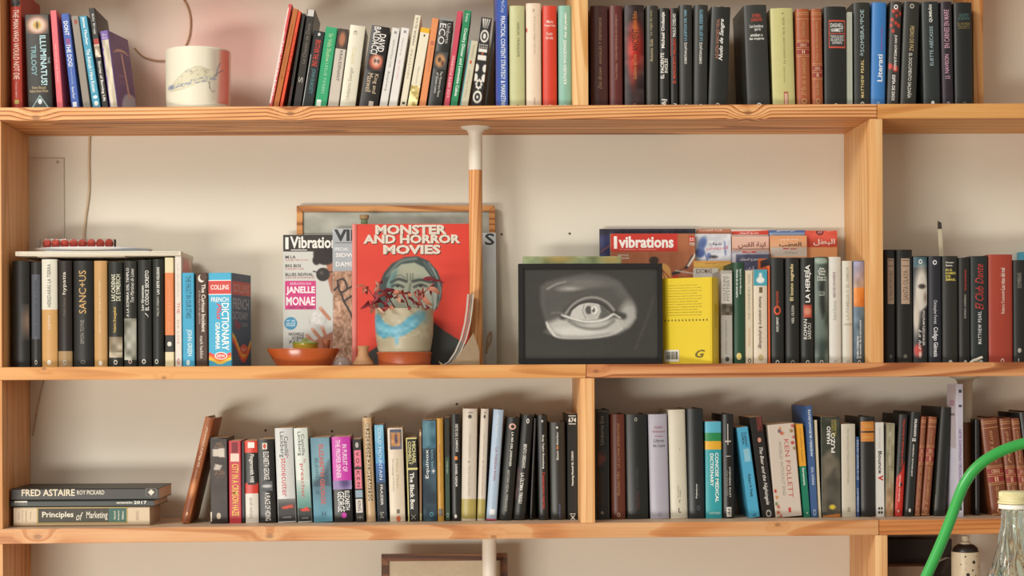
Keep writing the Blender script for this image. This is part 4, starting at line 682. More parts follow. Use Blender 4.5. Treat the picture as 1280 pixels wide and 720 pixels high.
B3(813.5, 837, 518, -2.5, 'aaa7b4', 'h', 'lavender-grey hardback with small red and black heading lines', ['h .3 .75 533 536 9a5058|MARIO', 'h .2 .85 538 541 9a5058|Bellatinand', 'h .32 .72 545 546 9a5058|-----', 'h .25 .8 549 553 3c3a42|Libros', 'h .2 .85 555 559 3c3a42|de Luca', 'o .4 .58 641 646 8c8a98'])
B3(838.5, 860.5, 512, -3, 'cfcab6', 'h', 'cream hardback with tiny dark marks at its foot, next to the slate one', ['u .4 .5 607 622 8a8472|El mundo', 'u .52 .62 612 622 8a8472|ciego', 'h .45 .6 625 629 5a5648|Y', 'h .45 .6 635 641 2c2a24 b|L', 'e .6 .64 561 563 7a7462'])
B3(861, 881.5, 511, -2, '30373c', 'h', 'slate-dark hardback with tiny white word low on its spine', ['u .45 .55 605 623 d8d8d4 b|Palatinus', 'u .62 .68 606 622 6c7478|HISTORIA', 'o .5 .72 632 638 4a545a'])
B3(882.5, 902.5, 527, -.5, '2f9ea6', 'p', 'turquoise medical dictionary with green and yellow bands', ['d .6 .82 566 628 eef4ee b|CONCISE MEDICAL', 'd .28 .5 567 608 eef4ee b|DICTIONARY', 'h .2 .9 640 643 c8e4e0 b|OXFORD'], bands=[(500, 541, '58b0c8'), (541, 551.5, '24864c'), (551.5, 562, 'e0ac30')])
B3(904, 918.5, 518, -1, '262422', 'h', 'black hardback with a fine white dagger drawing', ['r .45 .52 530 556 c8c4bc', 'r .25 .75 551 552.5 c8c4bc', 'r .3 .7 570 570.8 c8c4bc', 'd .55 .7 584 622 d8d4cc bs|STEPHENS RILEY', 'd .32 .45 588 620 8c887e|THE EXILED KING', 'r .3 .72 634 646 d8d4cc', 'd .38 .65 636 644 262422 b|pp'])
0 and B3(919, 934, 524, -8, '27221e', 'p', 'plain black-brown paperback behind the sky-blue leaning one', [], Y=.1)
B3(936, 950.5, 534, -15, '4ba3c6', 'p', 'sky-blue paperback leaning left among black books', ['d .55 .75 541 560 1e3a4c b|TUESDAY', 'd .3 .5 541 557 1e3a4c b|CORAL', 'r .3 .85 562 578 86bccf', 'd .4 .65 594 622 16303e b|Robert H. Frank', 'd .35 .65 642 648 2a6a86 b|Y'])
B3(953, 969, 521, -16, '2b2523', 'p', 'black paperback leaning left with white handwritten title', [(.5, .95, 522, 540, spcv((96, 40, 30), ('noise', .2, 4, 50, 3))), 'e .4 .7 548 554 c88a74', 'd .35 .72 560 632 f0ece4 i|The Bear and the Nightingale', 'o .3 .75 638 648 a8a49c'])
flor = spcv((205, 192, 178), *[('ell', u, y, .05 + .02 * (k % 2), 2.2, c_, .04) for k, (u, y, c_) in enumerate(((.95, 535, (176, 60, 44)), (.88, 541, (150, 120, 60)), (.96, 549, (180, 70, 50)), (.9, 556, (176, 60, 44)), (.95, 563, (140, 110, 60)), (.06, 614, (176, 60, 44)), (.1, 622, (190, 120, 50)), (.05, 630, (110, 120, 60)), (.14, 634, (176, 60, 44)), (.1, 641, (180, 90, 50)), (.2, 646, (170, 60, 44)), (.08, 648, (120, 110, 60)), (.42, 540, (60, 50, 90)), (.52, 543, (190, 90, 60)), (.46, 537, (190, 120, 70))))])
B3(969.5, 1003, 530, -10, 'cdc0b2', 'p', 'thick cream paperback with small flowers and red capitals', [(.02, .98, 531, 648, flor), 'd .56 .74 551 624 b44a40|KEN FOLLETT', 'd .34 .46 553 621 8c8880|WORLD WITHOUT END', 'r .5 .6 636 642 c03c34'])
B3(1004.5, 1013.5, 530, -9, '18785c', 'p', 'green paperback with yellow-orange upper third, leaning left', ['d .35 .62 537 578 7a5a20|Los verbos español', 'd .35 .65 585 607 e8f0e8 b|Santamaria', 'd .4 .65 640 643 d8e8d8 b|v'], bands=[(520, 583, 'dfa02e')])
B3(1014, 1023, 507, -7, '3d5c8c', 'p', 'tall blue paperback leaning left with pale capitals', ['u .35 .7 512 571 d4e0ec b|ANDREU BUENAFUENTE', 'u .35 .7 584 606 c4d4e4 b|DIGO YO', 'o .25 .75 637 645 9ab4d0'], dp=.14)
B3(1023.5, 1027, 525, -5, 'cfc4a6', 'p', 'thin cream booklet leaning left against the army-green one', [])
puzo = spcv((58, 62, 50), ('poly', [(.0, 572), (.5, 562), (1, 580), (1, 640), (.0, 640)], (112, 104, 88), .4), ('poly', [(.2, 600), (.7, 585), (1, 610), (.9, 650), (.2, 650)], (76, 72, 62), .3), ('poly', [(0, 645), (1, 642), (1, 652), (0, 652)], (196, 120, 50), .2), ('noise', .4, 9, 22, 5), ('ell', .55, 634, .16, 3, (214, 190, 60), .1))
B3(1027.5, 1051.5, 521, -1, '3e4236', 'p', 'olive army paperback showing a folded arm in khaki sleeve', [(.02, .98, 522, 649, puzo), 'u .3 .5 533 555 eeeee6 b|MARIO', 'u .52 .72 541 566 eeeee6 b|PUZO', 'u .55 .68 525 547 a89a48 b|LOS TONTOS', 'u .7 .8 525 545 a89a48 b|MUEREN'])
B3(1052.5, 1070, 530, -.5, 'cac2b0', 'p', 'beige paperback with faint grey lettering, right of the khaki-sleeve book', ['d .4 .58 536 605 a29a88|Her new Casual Chaos in vii Nebraska', 'r .4 .6 634 640 a29a88'])
B3(1070.5, 1074.5, 546, 0, '34507c', 'p', 'thin blue booklet with tiny white lettering', ['d .2 .8 550 600 c8d4e4|ENGLISH GRAMMAR IN USE', 'd .2 .8 610 640 c8d4e4|CAMBRIDGE'])
B3(1076, 1095, 521, -.5, '2f2c26', 'h', 'black hardback with two orange label squares', ['r .06 .94 527 539 c88030', 'r .06 .94 541 552 c88030', 'h .2 .8 530 535 e0b060|EL PEQUEÑO/LAROUSSE', 'h .2 .8 544 548 e0b060|ESPAÑOL'])
B3(1095.8, 1106, 528, -.5, 'dad8d0', 'p', 'white paperback with black title Bounce and a red tick', ['d .35 .55 535 560 b0aea6|Matthew Syed', 'd .25 .7 564 592 262422 b|Bounce', 'd .2 .85 594 601 c0342c b|v', 'r .2 .42 634 637 262422', 'r .52 .74 634 637 262422', 'r .2 .42 639 642 262422', 'r .52 .74 639 642 262422'])
B3(1106.5, 1117, 529, 2.5, '9a9684', 'p', 'greenish-beige mottled paperback, leaning slightly right', [(.02, .98, 530, 645, spcv((150, 144, 118), ('grad', 590, 645, (150, 144, 118), (176, 130, 90)), ('noise', .4, 8, 46, 6))), 'd .35 .6 540 610 c8c0a4|EL NIÑO QUE MENTIA'])
redblk = spcv((44, 42, 42), ('poly', [(.0, 598), (.5, 590), (.9, 576), (1.0, 600), (1, 648), (0, 648)], (200, 50, 36), .1), ('ell', .6, 606, .16, 2.5, (60, 24, 20), .1))
B3(1117.5, 1129, 518, 7.3, '2c2a2a', 'h', 'black hardback with flaming red lower half, leaning right', [(.02, .98, 519, 646, redblk), 'u .4 .68 524 584 c84434 b|Crimes de Benedetta en Nuevo Prince', 'u .35 .5 594 628 f0dcd4 b|Andreu Martín', 'h .3 .55 638 641 f0dcd4 b|v'])
B3(1130.5, 1143, 515, 9, '2e312f', 'h', 'black hardback leaning right with white title El converso', ['u .3 .68 524 552 f0f0ea b|El converso', 'u .35 .6 556 596 dcdcd4 b|JOSÉ MANUEL FAJARDO', 'e .38 .62 636 641 e0e0d8'])
leather(1143.5, 1150.5, 521, 9, 'narrowest brown leather-look book with gilt bands, right after El converso', 'Giorgio Manga', 'Cien años de', (560, 578), 3, 646, '8a4c2e')
leather(1151.3, 1162.5, 521, 10.5, 'brown leather-look book with gilt bands, beside the leaning dark green one', 'Emil Meyer', 'El cuaderno dorado', (560, 578), 3, 646, '8a4c2e')
B3(1167, 1182, 509, 10, '2b2e26', 'h', 'dark green-black book leaning right against the white magazine', ['r .1 .14 512 645 4a4c40', 'u .05 .1 620 640 a8a49a|VERTIGO'])
def mag_side(x0, x1, y0, y1):
    c = Cv(x0, x1, y0, y1, 1.5, (196, 186, 190), 40); c.poly([(.3, 500), (.85, 500), (.85, 508), (.3, 508)], (176, 140, 156), .03); c.poly([(.45, 516), (.85, 516), (.85, 519), (.45, 519)], (120, 116, 120), .03); return c
B3(1196.3, 1205, 480, 0, 'c8c6d4', 'p', 'tall white periodical with violet lettering beside the grey and brown post', ['r .3 .75 487 491 4a4a58', 'r .3 .75 506 509 4a4a58', 'd .3 .75 536 602 8c6aa8 b|ARTE CONTINUO TÉCNICAS', 'r .4 .7 630 638 3c3c48'], side=(-1, [(.02, .98, 481, 560, mag_side)]), Y=.05, yaw=-8, dp=.045)
B3(1219.5, 1225, 524, 0, '201c19', 'h', 'unlettered black-brown book right of the brown post', [], dp=.03)  # added dark block standing for the shaded space beside the post
leather(1240, 1262, 523, -14, 'wide brown leather-look book leaning left behind the green tube', 'José Luis', 'Los girasoles', (586, 604), 3, 646, '7e4226')
leather(1262.5, 1277, 523, -13, 'second wide brown leather-look book from the right picture edge, leaning left', 'Marsé', 'Si te dicen', (586, 604), 3, 646, '7e4226')
leather(1278, 1289, 523, -14, 'narrow brown leather-look book touching the right picture edge', 'Mendoza', 'Sin noticias', (586, 604), 3, 646, '84482a')
B3(1290, 1306, 515, -16, '3a4044', 'h', 'slate hardback cut off at the right picture edge, leaning left', [])
# flat stack at the left
def flat(x0, x1, ytop, z0, H, col, lb, items, dp, yaw=0, pages=True, Y=.044, bands=()):
    s = S(Y); a, b = at(x0, 650, Y), at(x1, 650, Y); W = b.x - a.x; t = .0012
    root = thing('book', lb, 'book', ((a.x + b.x) / 2, Y, z0), (0, 0, math.radians(yaw)), 'books lying flat at the left end of the lower shelf')
    m = mat(col, .45, .08, 40); x = W / 2
    P = [(0, .0), (0, t * 0)]
    V = []; O = [(dp, 0), (.002, 0), (0, .002), (0, H - .002), (.002, H), (dp, H)]; I = [(dp, t), (.003, t), (.0022, t + .001), (.0022, H - t - .001), (.003, H - t), (dp, H - t)]
    for sx in (-x, x): V += [(sx, y, z) for y, z in O] + [(sx, y, z) for y, z in I]
    n = 6; f = []
    for i in range(n - 1): f += [(i, i + 1, 2 * n + i + 1, 2 * n + i), (n + i + 1, n + i, 3 * n + i, 3 * n + i + 1), (i + 1, i, n + i, n + i + 1), (2 * n + i, 2 * n + i + 1, 3 * n + i + 1, 3 * n + i)]
    f += [(0, 2 * n, 3 * n, n), (n - 1, 2 * n - 1, 4 * n - 1, 3 * n - 1)]
    mesh('cover', V, f, m, root)
    box('page_block', -x + .001, x - .001, .0035, dp - .001, t + .0001, H - t - .0001, page_mat(), None, org=(0, 0, 0)).parent = root
    zb = z0
    def mp(u, y, off): return ((u - .5) * W, -off, min(max(at(x0, y, Y).z - zb, .0003), H - .0003))
    paint(root, items, mp); return root
zs = TOP[3](at(192, 650).x) + .0004
y2z = lambda y, Y=.044: at(100, y, Y).z
h1 = y2z(633) - y2z(656.5); h2 = y2z(624.5) - y2z(633); h3 = y2z(609.5) - y2z(624.5)
flat(17, 187, 633, zs, h1 - .0003, 'cdb99a', 'thick textbook lying flat at the bottom of the stack, lettered Principles of Marketing', ['r .17 .84 634.5 655 b39a5c', 'r .18 .83 636 653.5 35301f', 'r .7 .83 636 653.5 2c5c50', 'h .21 .44 640 649 e0dac8 b|Principles', 'h .46 .51 641 651 e0dac8 i|of', 'h .535 .69 640 651 e0dac8 b|Marketing', 'u .735 .75 640 650 d8d4c0 b|Second', 'u .765 .78 639 651 d8d4c0 b|European', 'u .795 .81 640 650 d8d4c0 b|Edition', 'u .035 .045 640 650 8c7c66|Gary', 'u .06 .07 638 652 8c7c66|Armstrong', 'u .085 .095 638 652 8c7c66|Saunders', 'u .12 .13 640 650 8c7c66|Wong', 'u .9 .92 640 651 b8a088|PRENTICE'], .125)
flat(12, 193, 624, zs + h1, h2 - .0003, '2f342f', 'thin dark green book in the middle of the flat stack, numbered 2017', ['r .03 .12 626.5 628.5 d8d8cc', 'h .03 .12 629 631.5 a8a89c|DE BOLSILLO', 'h .74 .85 627.5 630.5 e0e0d4 b|extensión', 'h .86 .95 627 631 e8e8dc b|2017'] + [f'r {u:.2f} {u + .05:.2f} 624.6 625.4 a8a494' for u in (.2, .3, .36, .42, .55, .6, .72)], .14, yaw=-1.5)
flat(14, 199, 609, zs + h1 + h2, h3 - .0003, '33322e', 'dark book on top of the flat stack with chunky cream art-deco capitals', ['h .07 .43 612 620.5 e4d8bc b|FRED ASTAIRE', 'h .445 .63 613.5 619 e0d8c4 b|ROY PICKARD', 'r .91 .985 611.5 621.5 6e6a60', 'r .915 .98 612.2 620.8 3c3a34', 'v .925 .97 612.5 620.5 d8d4c4'], .14, yaw=-.8)
# ---------------------------------------------------------------- magazines, pictures and covers that face the room
def flatthing(name, cat, label, x0, x1, y0, y1, Y, thick, tilt, edge, fn=None, items=(), roll=0, base=2, group=None, yaw=0, rough=.4):
    """an upright sheet-like thing: front face spans the photograph box x0..x1, y0..y1; its foot is at depth Y, leaning back by tilt degrees"""
    a = at(x0, y1, Y); b = at(x1, y1, Y); s = S(Y); xm = (a.x + b.x) / 2; zb = max(TOP[base](a.x), TOP[base](b.x)) + .0004 + thick * math.sin(math.radians(tilt))
    W = b.x - a.x; zt = at((x0 + x1) / 2, y0, Y).z; H = (zt - zb) / math.cos(math.radians(tilt)); t = math.radians(tilt)
    lift = W / 2 * abs(math.sin(math.radians(roll)))
    root = thing(name, label, cat, (xm, Y, zb + lift), (0, 0, 0), group)
    root.rotation_euler = (Matrix.Rotation(math.radians(yaw), 3, 'Z') @ Matrix.Rotation(math.radians(roll), 3, 'Y') @ Matrix.Rotation(-t, 3, 'X')).to_euler()
    cv = box('cover' if thick < .03 else 'body', -W / 2, W / 2, 0, thick, 0, H, mat(edge, .45, .05), None, .0006, 1, (0, 0, 0)); cv.parent = root
    if thick > .005:
        pg = box('page_block', -W / 2 + .0008, W / 2 + .0003, .0012, thick - .0012, .0002, H + .0003, page_mat(), None, org=(0, 0, 0)); pg.parent = root
    def mp(u, y, off): return ((u - x0) / (x1 - x0) * W - W / 2, -off, min(max((at(xm, y, Y).z - zb) / math.cos(t), .0004), H - .0004))
    def mpx(u, y, off): p = mp(u, y, off); return (min(max(p[0], -W / 2 + .0004), W / 2 - .0004), p[1], p[2])
    its = ([(x0, x1, y0, y1, fn)] if fn else []) + list(items)
    paint(root, its, mpx, True); return root, W, H
def vib_cover(x0, x1, y0, y1):
    c = Cv(x0, x1, y0, y1, .75, (206, 208, 202)); c.noise(30, 40, 12, 3)
    c.poly([(x0, 292), (430, 292), (430, 315), (x0, 315)], (52, 48, 44), .8)
    c.ell(398, 402, 11, 13, (190, 190, 186), 6); c.ell(396, 398, 8, 9, (214, 214, 210), 5); c.noise(3, 3, 26, 5, lambda X, Y: ((X - 398) ** 2 + (Y - 402) ** 2 < 130) * 1.0)
    c.poly([(408, 326), (424, 326), (430, 380), (414, 366), (410, 350)], (176, 116, 88), 2); c.poly([(414, 345), (430, 345), (430, 385), (416, 368)], (150, 92, 70), 3)
    c.ell(407, 318, 15, 14, (40, 34, 32), 2); c.ell(396, 326, 5, 6, (40, 34, 32), 2); c.ell(416, 312, 12, 12, (36, 30, 28), 2)
    c.ell(404, 344, 8.5, 8.5, (46, 42, 40), 1.2); c.ell(402, 342, 3, 3, (90, 86, 82), 2, 0, .6); c.line([(396, 341), (392, 340)], 1.5, (60, 56, 52)); c.line([(413, 341), (430, 339)], 1.8, (60, 56, 52)); c.ell(428, 345, 7, 8, (46, 42, 40), 1.2)
    sk = (188, 130, 104)
    for p in ([(391, 413), (402, 427)], [(384, 421), (396, 434)], [(403, 411), (408, 424)], [(401, 387), (412, 400)], [(378, 432), (392, 441)]): c.line(p, 4.4, sk, 1); c.ell(p[0][0], p[0][1], 1.6, 2, (206, 160, 138), 1)
    c.poly([(392, 428), (424, 412), (428, 459), (392, 459)], (172, 112, 88), 2)
    return c
flatthing('magazine', 'magazine', 'white music magazine with a woman in round black sunglasses, left of the red book', 354, 432, 293, 459, .178, .003, 1.5, 'cfd0ca', vib_cover,
  ['h 357 361 297 312 f0eee8|I', 'h 363 428 296 311 f0eee8 B|Vibrations', 'h 364 384 312.6 313.6 f0eee8|_____', 'h 357 370 320 324 44403c b|M.I.A', 'h 357 386 324.8 327 c86a6a|THE BEST TRIP TO NYC', 'h 357 376 331 335 44403c b|BIG BOI', 'h 357 380 335.8 338 c86a6a|FUNKIEST LIVE', 'h 357 392 342 346 44403c b|BLUES REVIVAL', 'h 357 393 346.8 349 c86a6a|LE RETOUR DU DOWN BLUES',
   'r 356.5 395 352 388 cf3f82', 'h 363 389 353.5 357 f4c8dc b|RÉVÉLATION 2010', 'h 358 394 359 370 f6f0f2 B|JANELLE', 'h 358 394 372 383 f6f0f2 B|MONAE', 'h 361 392 384 387 5c2444 b|CAN\'T + AIN\'T BEGIN', 'e 355.5 371.5 397.5 413.5 3a90b8', 'h 358.5 369 401 403.5 d8ecf2 b|N° 83', 'h 357.5 370 404.5 409.5 d8ecf2 b|GRATUIT/PAYANT', 'h 361 380 417 421 3c3834|NOUVELLE', 'h 365 380 422 426 3c3834|SCENE', 'h 362 380 427 431 3c3834|PARIS'])
def desert(x0, x1, y0, y1):
    c = Cv(x0, x1, y0, y1, .75, (178, 186, 192)); c.noise(25, 20, 24, 2)
    c.poly([(x0, 340), (x1, 338), (x1, 460), (x0, 460)], (176, 138, 112), 2); c.noise(2.2, 3, 70, 7, lambda X, Y: (Y > 341) * 1.0); c.noise(9, 8, 40, 9, lambda X, Y: (Y > 341) * 1.0)
    for p in ([(422, 352), (430, 350), (434, 362), (425, 366), (422, 352)], [(434, 362), (444, 358)], [(426, 366), (430, 378), (438, 392), (441, 400)], [(430, 378), (442, 370)], [(418, 364), (424, 358)]): c.line(p, 2.2, (48, 44, 44), 1)
    return c
flatthing('magazine', 'magazine', 'magazine with cracked desert ground, half hidden left behind the red book', 416, 512, 285, 459, .167, .004, 2, 'c4c6c4', desert,
  ['h 418 480 287 302 34363a B|VIBRA', 'h 419 445 303.5 304.5 6a6e74|______', 'h 418 436 310 314 e8ecee b|SPECIAL', 'h 420 452 317 322 f0f0ee b|SIDWIN', 'h 420 450 328 334 f0f0ee b|DAMON'])
def grayc(x0, x1, y0, y1):
    c = Cv(x0, x1, y0, y1, 1.2, (190, 200, 202)); c.grad(330, 458, (196, 204, 204), (178, 176, 164)); c.poly([(x0, 290), (592, 290), (592, 460), (x0, 460)], (84, 76, 66), 1); c.noise(14, 30, 18, 4)
    c.line([(608, 444), (610, 424), (614, 418), (613, 430), (608, 440)], 2.5, (150, 110, 70), 1.2); return c
flatthing('magazine', 'magazine', 'pale grey magazine ending in black letters OS behind the wooden post', 512, 621, 290, 459, .172, .004, 4, 'd6dad8', grayc, ['h 586 603 293 307 2e3232 b|O', 'h 607 619 292 307 2e3232 b|S'])
# wooden picture frame behind them
def framed(label, x0, x1, y0, y1, Y, tilt, fw, m, pic, base=2, name='picture_frame', glass=False, dpt=.014, roll=0, yaw=0):
    a, b = at(x0, y1, Y), at(x1, y1, Y); s = S(Y); xm = (a.x + b.x) / 2; zb = max(TOP[base](a.x), TOP[base](b.x)) + .0004 + dpt * math.sin(math.radians(tilt)); H = at(xm and (x0 + x1) / 2, y0, Y).z - zb; W = b.x - a.x; w_ = fw * s
    root = thing(name, label, 'picture', (xm, Y, zb), (-math.radians(tilt), 0, math.radians(yaw)))
    def rail(pts):
        v = [(x, 0, z) for x, z in pts] + [(x, dpt, z) for x, z in pts]
        return v, [(0, 1, 2, 3), (7, 6, 5, 4), (0, 4, 5, 1), (1, 5, 6, 2), (2, 6, 7, 3), (3, 7, 4, 0)]
    X = W / 2; g = .0003
    for pts in ([(-X, H), (-X + w_, H - w_), (X - w_, H - w_), (X, H)], [(-X, 0), (X, 0), (X - w_, w_), (-X + w_, w_)], [(-X, g), (-X + w_, w_ + g), (-X + w_, H - w_ - g), (-X, H - g)], [(X, g), (X, H - g), (X - w_, H - w_ - g), (X - w_, w_ + g)]):
        v, f = rail(pts); o = mesh('frame_rail', v, f, m, root)
        bm = bmesh.new(); bm.from_mesh(o.data); bmesh.ops.recalc_face_normals(bm, faces=bm.faces[:]); bmesh.ops.bevel(bm, geom=bm.edges[:], offset=.0007, segments=2, affect='EDGES'); bm.to_mesh(o.data); bm.free()
    bk = box('backing', -X + w_ * .7, X - w_ * .7, dpt * .4, dpt * .9, w_ * .7, H - w_ * .7, mat('8a7458', .8), None, org=(0, 0, 0)); bk.parent = root
    canvas(root, 'picture', x0 + fw * .8, x1 - fw * .8, y0 + fw * .8, y1 - fw * .8, pic, lambda x, y: (((x - x0) / (x1 - x0) - .5) * W, dpt * .38, H * (y1 - y) / (y1 - y0)))
    if glass:
        gm, nt, b_ = newmat('picture_glass'); b_.inputs['Base Color'].default_value = (1, 1, 1, 1); b_.inputs['Roughness'].default_value = .06; b_.inputs['Transmission Weight'].default_value = 1; b_.inputs['IOR'].default_value = 1.3; b_.inputs['Alpha'].default_value = .18
        go = mesh('glass_pane', [(-X + w_ * .8, dpt * .18, w_ * .8), (X - w_ * .8, dpt * .18, w_ * .8), (X - w_ * .8, dpt * .18, H - w_ * .8), (-X + w_ * .8, dpt * .18, H - w_ * .8)], [(0, 1, 2, 3)], gm, root)
    return root
def misty(x0, x1, y0, y1):
    c = Cv(x0, x1, y0, y1, 2.0, (168, 170, 158)); c.noise(30, 12, 30, 3); c.noise(7, 5, 14, 6); return c
framed('wide thin oak picture frame with misty grey-green print behind the red book', 371, 620, 256, 459, .185, 2.2, 7.5, wood('X', 51, 'd39a5c', 'bf7f42', '94592a'), misty)
def eye_pic(x0, x1, y0, y1):
    c = Cv(x0, x1, y0, y1, .7, (56, 55, 51)); 
    skin = [(676, 358), (684, 352), (706, 346), (735, 341), (760, 344), (776, 352), (790, 372), (797, 390), (790, 408), (776, 418), (760, 422), (735, 424), (705, 424), (690, 417), (682, 402), (676, 380)]
    c.poly(skin, (92, 91, 87), 5); c.poly([(680, 366), (700, 356), (760, 352), (785, 380), (770, 392), (700, 396), (684, 396)], (82, 81, 77), 8)
    c.ell(715, 360, 13, 3, (176, 174, 168), 5, -4); c.line([(685, 361), (696, 355), (708, 352)], 1.6, (168, 166, 160), 3); c.ell(735, 354, 26, 6, (112, 111, 106), 6)
    c.poly([(684, 405), (700, 398), (730, 404), (764, 400), (782, 392), (792, 384), (795, 398), (786, 410), (770, 418), (735, 422), (704, 422), (691, 415)], (188, 187, 181), 7)
    c.ell(785, 392, 9, 14, (170, 169, 163), 9, 10); c.ell(722, 415, 30, 6, (212, 211, 205), 6); c.poly([(683, 402), (693, 418), (700, 423), (692, 421), (684, 410)], (210, 209, 203), 2)
    c.line([(684, 404), (692, 418), (702, 423), (735, 423.5), (762, 420), (778, 412)], 1.6, (214, 213, 207), 3.5)
    c.line([(704, 396), (714, 384), (727, 376), (744, 374), (757, 380), (766, 391), (780, 396)], 8, (66, 65, 61), 4); c.line([(706, 395), (716, 382), (729, 374), (745, 372), (759, 378), (768, 388)], 2.8, (160, 159, 153), 3)
    c.poly([(713, 396), (716, 388), (724, 381), (736, 378), (750, 380), (759, 387), (765, 394), (755, 399), (736, 401), (722, 400)], (200, 199, 193), 1.6)
    c.poly([(750, 380), (759, 387), (765, 394), (755, 399), (748, 399), (752, 390)], (92, 91, 87), 2.5); c.ell(740, 390, 9.5, 10, (184, 183, 177), 2); c.line([(731, 381), (729, 390), (733, 399)], .8, (120, 119, 114), 1)
    c.line([(714, 388), (724, 380.5), (736, 377.5), (750, 379.5), (760, 387)], 2.2, (58, 57, 53), 1.8)
    c.ell(736.5, 388, 4, 5.2, (82, 81, 77), 1.5); c.ell(743.5, 388, 4.2, 5, (226, 225, 219), 1.4); c.ell(742.5, 388, 2.2, 3.2, (96, 95, 90), 1.2); c.ell(741, 386, 1.3, 1.4, (232, 231, 226), 1)
    c.line([(703, 394), (714, 398), (728, 402), (742, 402.5), (756, 400), (767, 393.5)], 2.6, (222, 221, 215), 1.8); c.line([(712, 402), (724, 409), (740, 412), (756, 410), (768, 402)], 3, (118, 117, 112), 4)
    c.line([(706, 393), (697, 391), (690, 392)], 2.5, (110, 109, 104), 2.5); c.line([(768, 393), (776, 398)], 2, (214, 213, 207), 2)
    c.line([(795, 437), (812, 392), (818, 372)], 2, (78, 76, 70), 4, 0, ) if 0 else c.line([(795, 437), (812, 392), (818, 372)], 2, (74, 73, 68), 4)
    c.noise(1.5, 1.5, 7, 3); c.noise(25, 30, 6, 5); return c
framed('black framed charcoal drawing of a single eye on the middle shelf', 648.5, 829, 329, 456.5, .05, 2.0, 6.5, mat('1b1a18', .25, .05), eye_pic, glass=True, dpt=.016)
def oldbox(x0, x1, y0, y1):
    c = Cv(x0, x1, y0, y1, 2, (150, 164, 118)); c.noise(14, 8, 70, 4); c.noise(6, 4, 30, 5); c.ell(700, 325, 16, 4, (206, 176, 100), 6); c.ell(765, 326, 12, 4, (206, 176, 100), 6); return c
flatthing('book', 'book', 'green and ochre marbled book just peeking over the black eye picture', 655, 778, 320, 459, .1, .02, 3, '8c9a6c', oldbox)
def night(x0, x1, y0, y1):
    c = Cv(x0, x1, y0, y1, 1.0, (46, 42, 58)); c.poly([(750, 296), (768, 292), (768, 330), (750, 336)], (58, 62, 104), 6); c.noise(3, 30, 34, 4); c.line([(752, 316), (764, 308)], 1, (170, 90, 60), 1.5); return c
flatthing('magazine', 'magazine', 'dark blue-purple magazine, rearmost behind the orange guitar magazine', 751, 872, 285, 459, .178, .003, 4, '3a3444', night)
def guitar(x0, x1, y0, y1):
    c = Cv(x0, x1, y0, y1, .8, (172, 104, 68)); c.noise(5, 60, 16, 4); c.grad(375, 460, (112, 66, 44), (50, 32, 26)); c.poly([(x0, 380), (845, 385), (850, 460), (x0, 460)], (60, 36, 28), 12)
    c.ell(819, 327, 6, 5, (58, 44, 38), 1.5); c.ell(829, 345, 11, 14, (222, 168, 92), 2, 15); c.ell(835, 360, 12, 17, (226, 160, 84), 2, -20); c.line([(826, 335), (840, 352), (846, 366)], 1.2, (150, 50, 36), 1); c.line([(829, 338), (838, 372)], 1, (90, 50, 30), 1)
    c.poly([(836, 352), (846, 345), (852, 350), (852, 392), (838, 388), (830, 368)], (200, 56, 36), 2); c.ell(841, 378, 13, 11, (196, 48, 36), 1.5); c.noise(2, 2, 60, 8, lambda X, Y: ((X - 841) ** 2 + (Y - 378) ** 2 < 90) * 1.0)
    c.ell(836, 374, 3, 3, (236, 190, 160), 1.5); c.line([(843, 344), (858, 338), (868, 322)], 4, (60, 52, 48), 1); c.line([(862, 334), (872, 318)], 2.5, (232, 224, 208), 1); c.ell(857, 343, 5, 5, (190, 110, 80), 2); c.line([(846, 340), (870, 344)], 1.5, (206, 200, 190), 1); return c
flatthing('magazine', 'magazine', 'orange-brown music magazine with a red masthead and a guitarist, behind the eye picture', 764.5, 871, 291, 459, .155, .004, 4, 'b08860', guitar,
  ['r 765.5 849 292 315.5 c93426', 'h 769 773 296 312 f2eee8|I', 'h 775 844 296 311 f2eee8 B|vibrations', 'h 776 822 312.4 313.6 f2eee8|musiques, attractives', 'h 774 787 319 321.5 e8e0d4 b|KEZIA HOUSE', 'h 778 788 323 325.5 e8e0d4 b|JONES', 'r 863.5 871 296 303 c93426', 'h 864.5 870.5 298 302 f2eee8 b|E.D.', 'h 864.5 870.5 304 308 f2eee8 b|POUR'])
# paperbacks facing out behind the right-hand row
def cov(bg, *ops):
    def fn(x0, x1, y0, y1):
        c = Cv(x0, x1, y0, y1, .8, bg)
        for o in ops: getattr(c, o[0])(*o[1:])
        return c
    return fn
def R_(x0, y0, x1, y1): return [(x0, y0), (x1, y0), (x1, y1), (x0, y1)]
GA = 'Arabic paperbacks facing out'
def ar(lb, x0, x1, y0, Y, edge, fn, items): return flatthing('book', 'book', lb, x0, x1, y0, 459, Y, .009, 1.2, edge, fn, items, group=GA)
ar('paperback showing only a brown strip above the white and blue drawing', 872, 914.5, 286, .196, 'b8846a', cov((190, 124, 96)), ['h 876 904 287.5 290.5 eedccc b|~قصة الحب'.replace('ح', 'ج')])
ar('paperback with blue figures drawn on white and pink Arabic lettering', 870, 915, 292, .180, 'dcdcdc', cov((216, 220, 228), ('ell', 879, 306, 5, 9, (96, 120, 176), 3, 20), ('ell', 876, 318, 6, 6, (84, 108, 170), 3), ('ell', 887, 322, 3, 4, (110, 130, 180), 2), ('line', [(880, 312), (886, 330)], 1.5, (110, 130, 180), 1), ('line', [(907, 304), (908, 320)], 2, (120, 140, 190), 2), ('noise', 4, 4, 26, 4), ('ell', 893, 323, 5, 2, (80, 70, 80), 2)), ['h 888 903 304 309 4c3c58 b|~شوف', 'h 884 911 309 314.5 cf6a7c b|~الدرويش', 'h 874 886 297 298 b8a8a8|novel'])
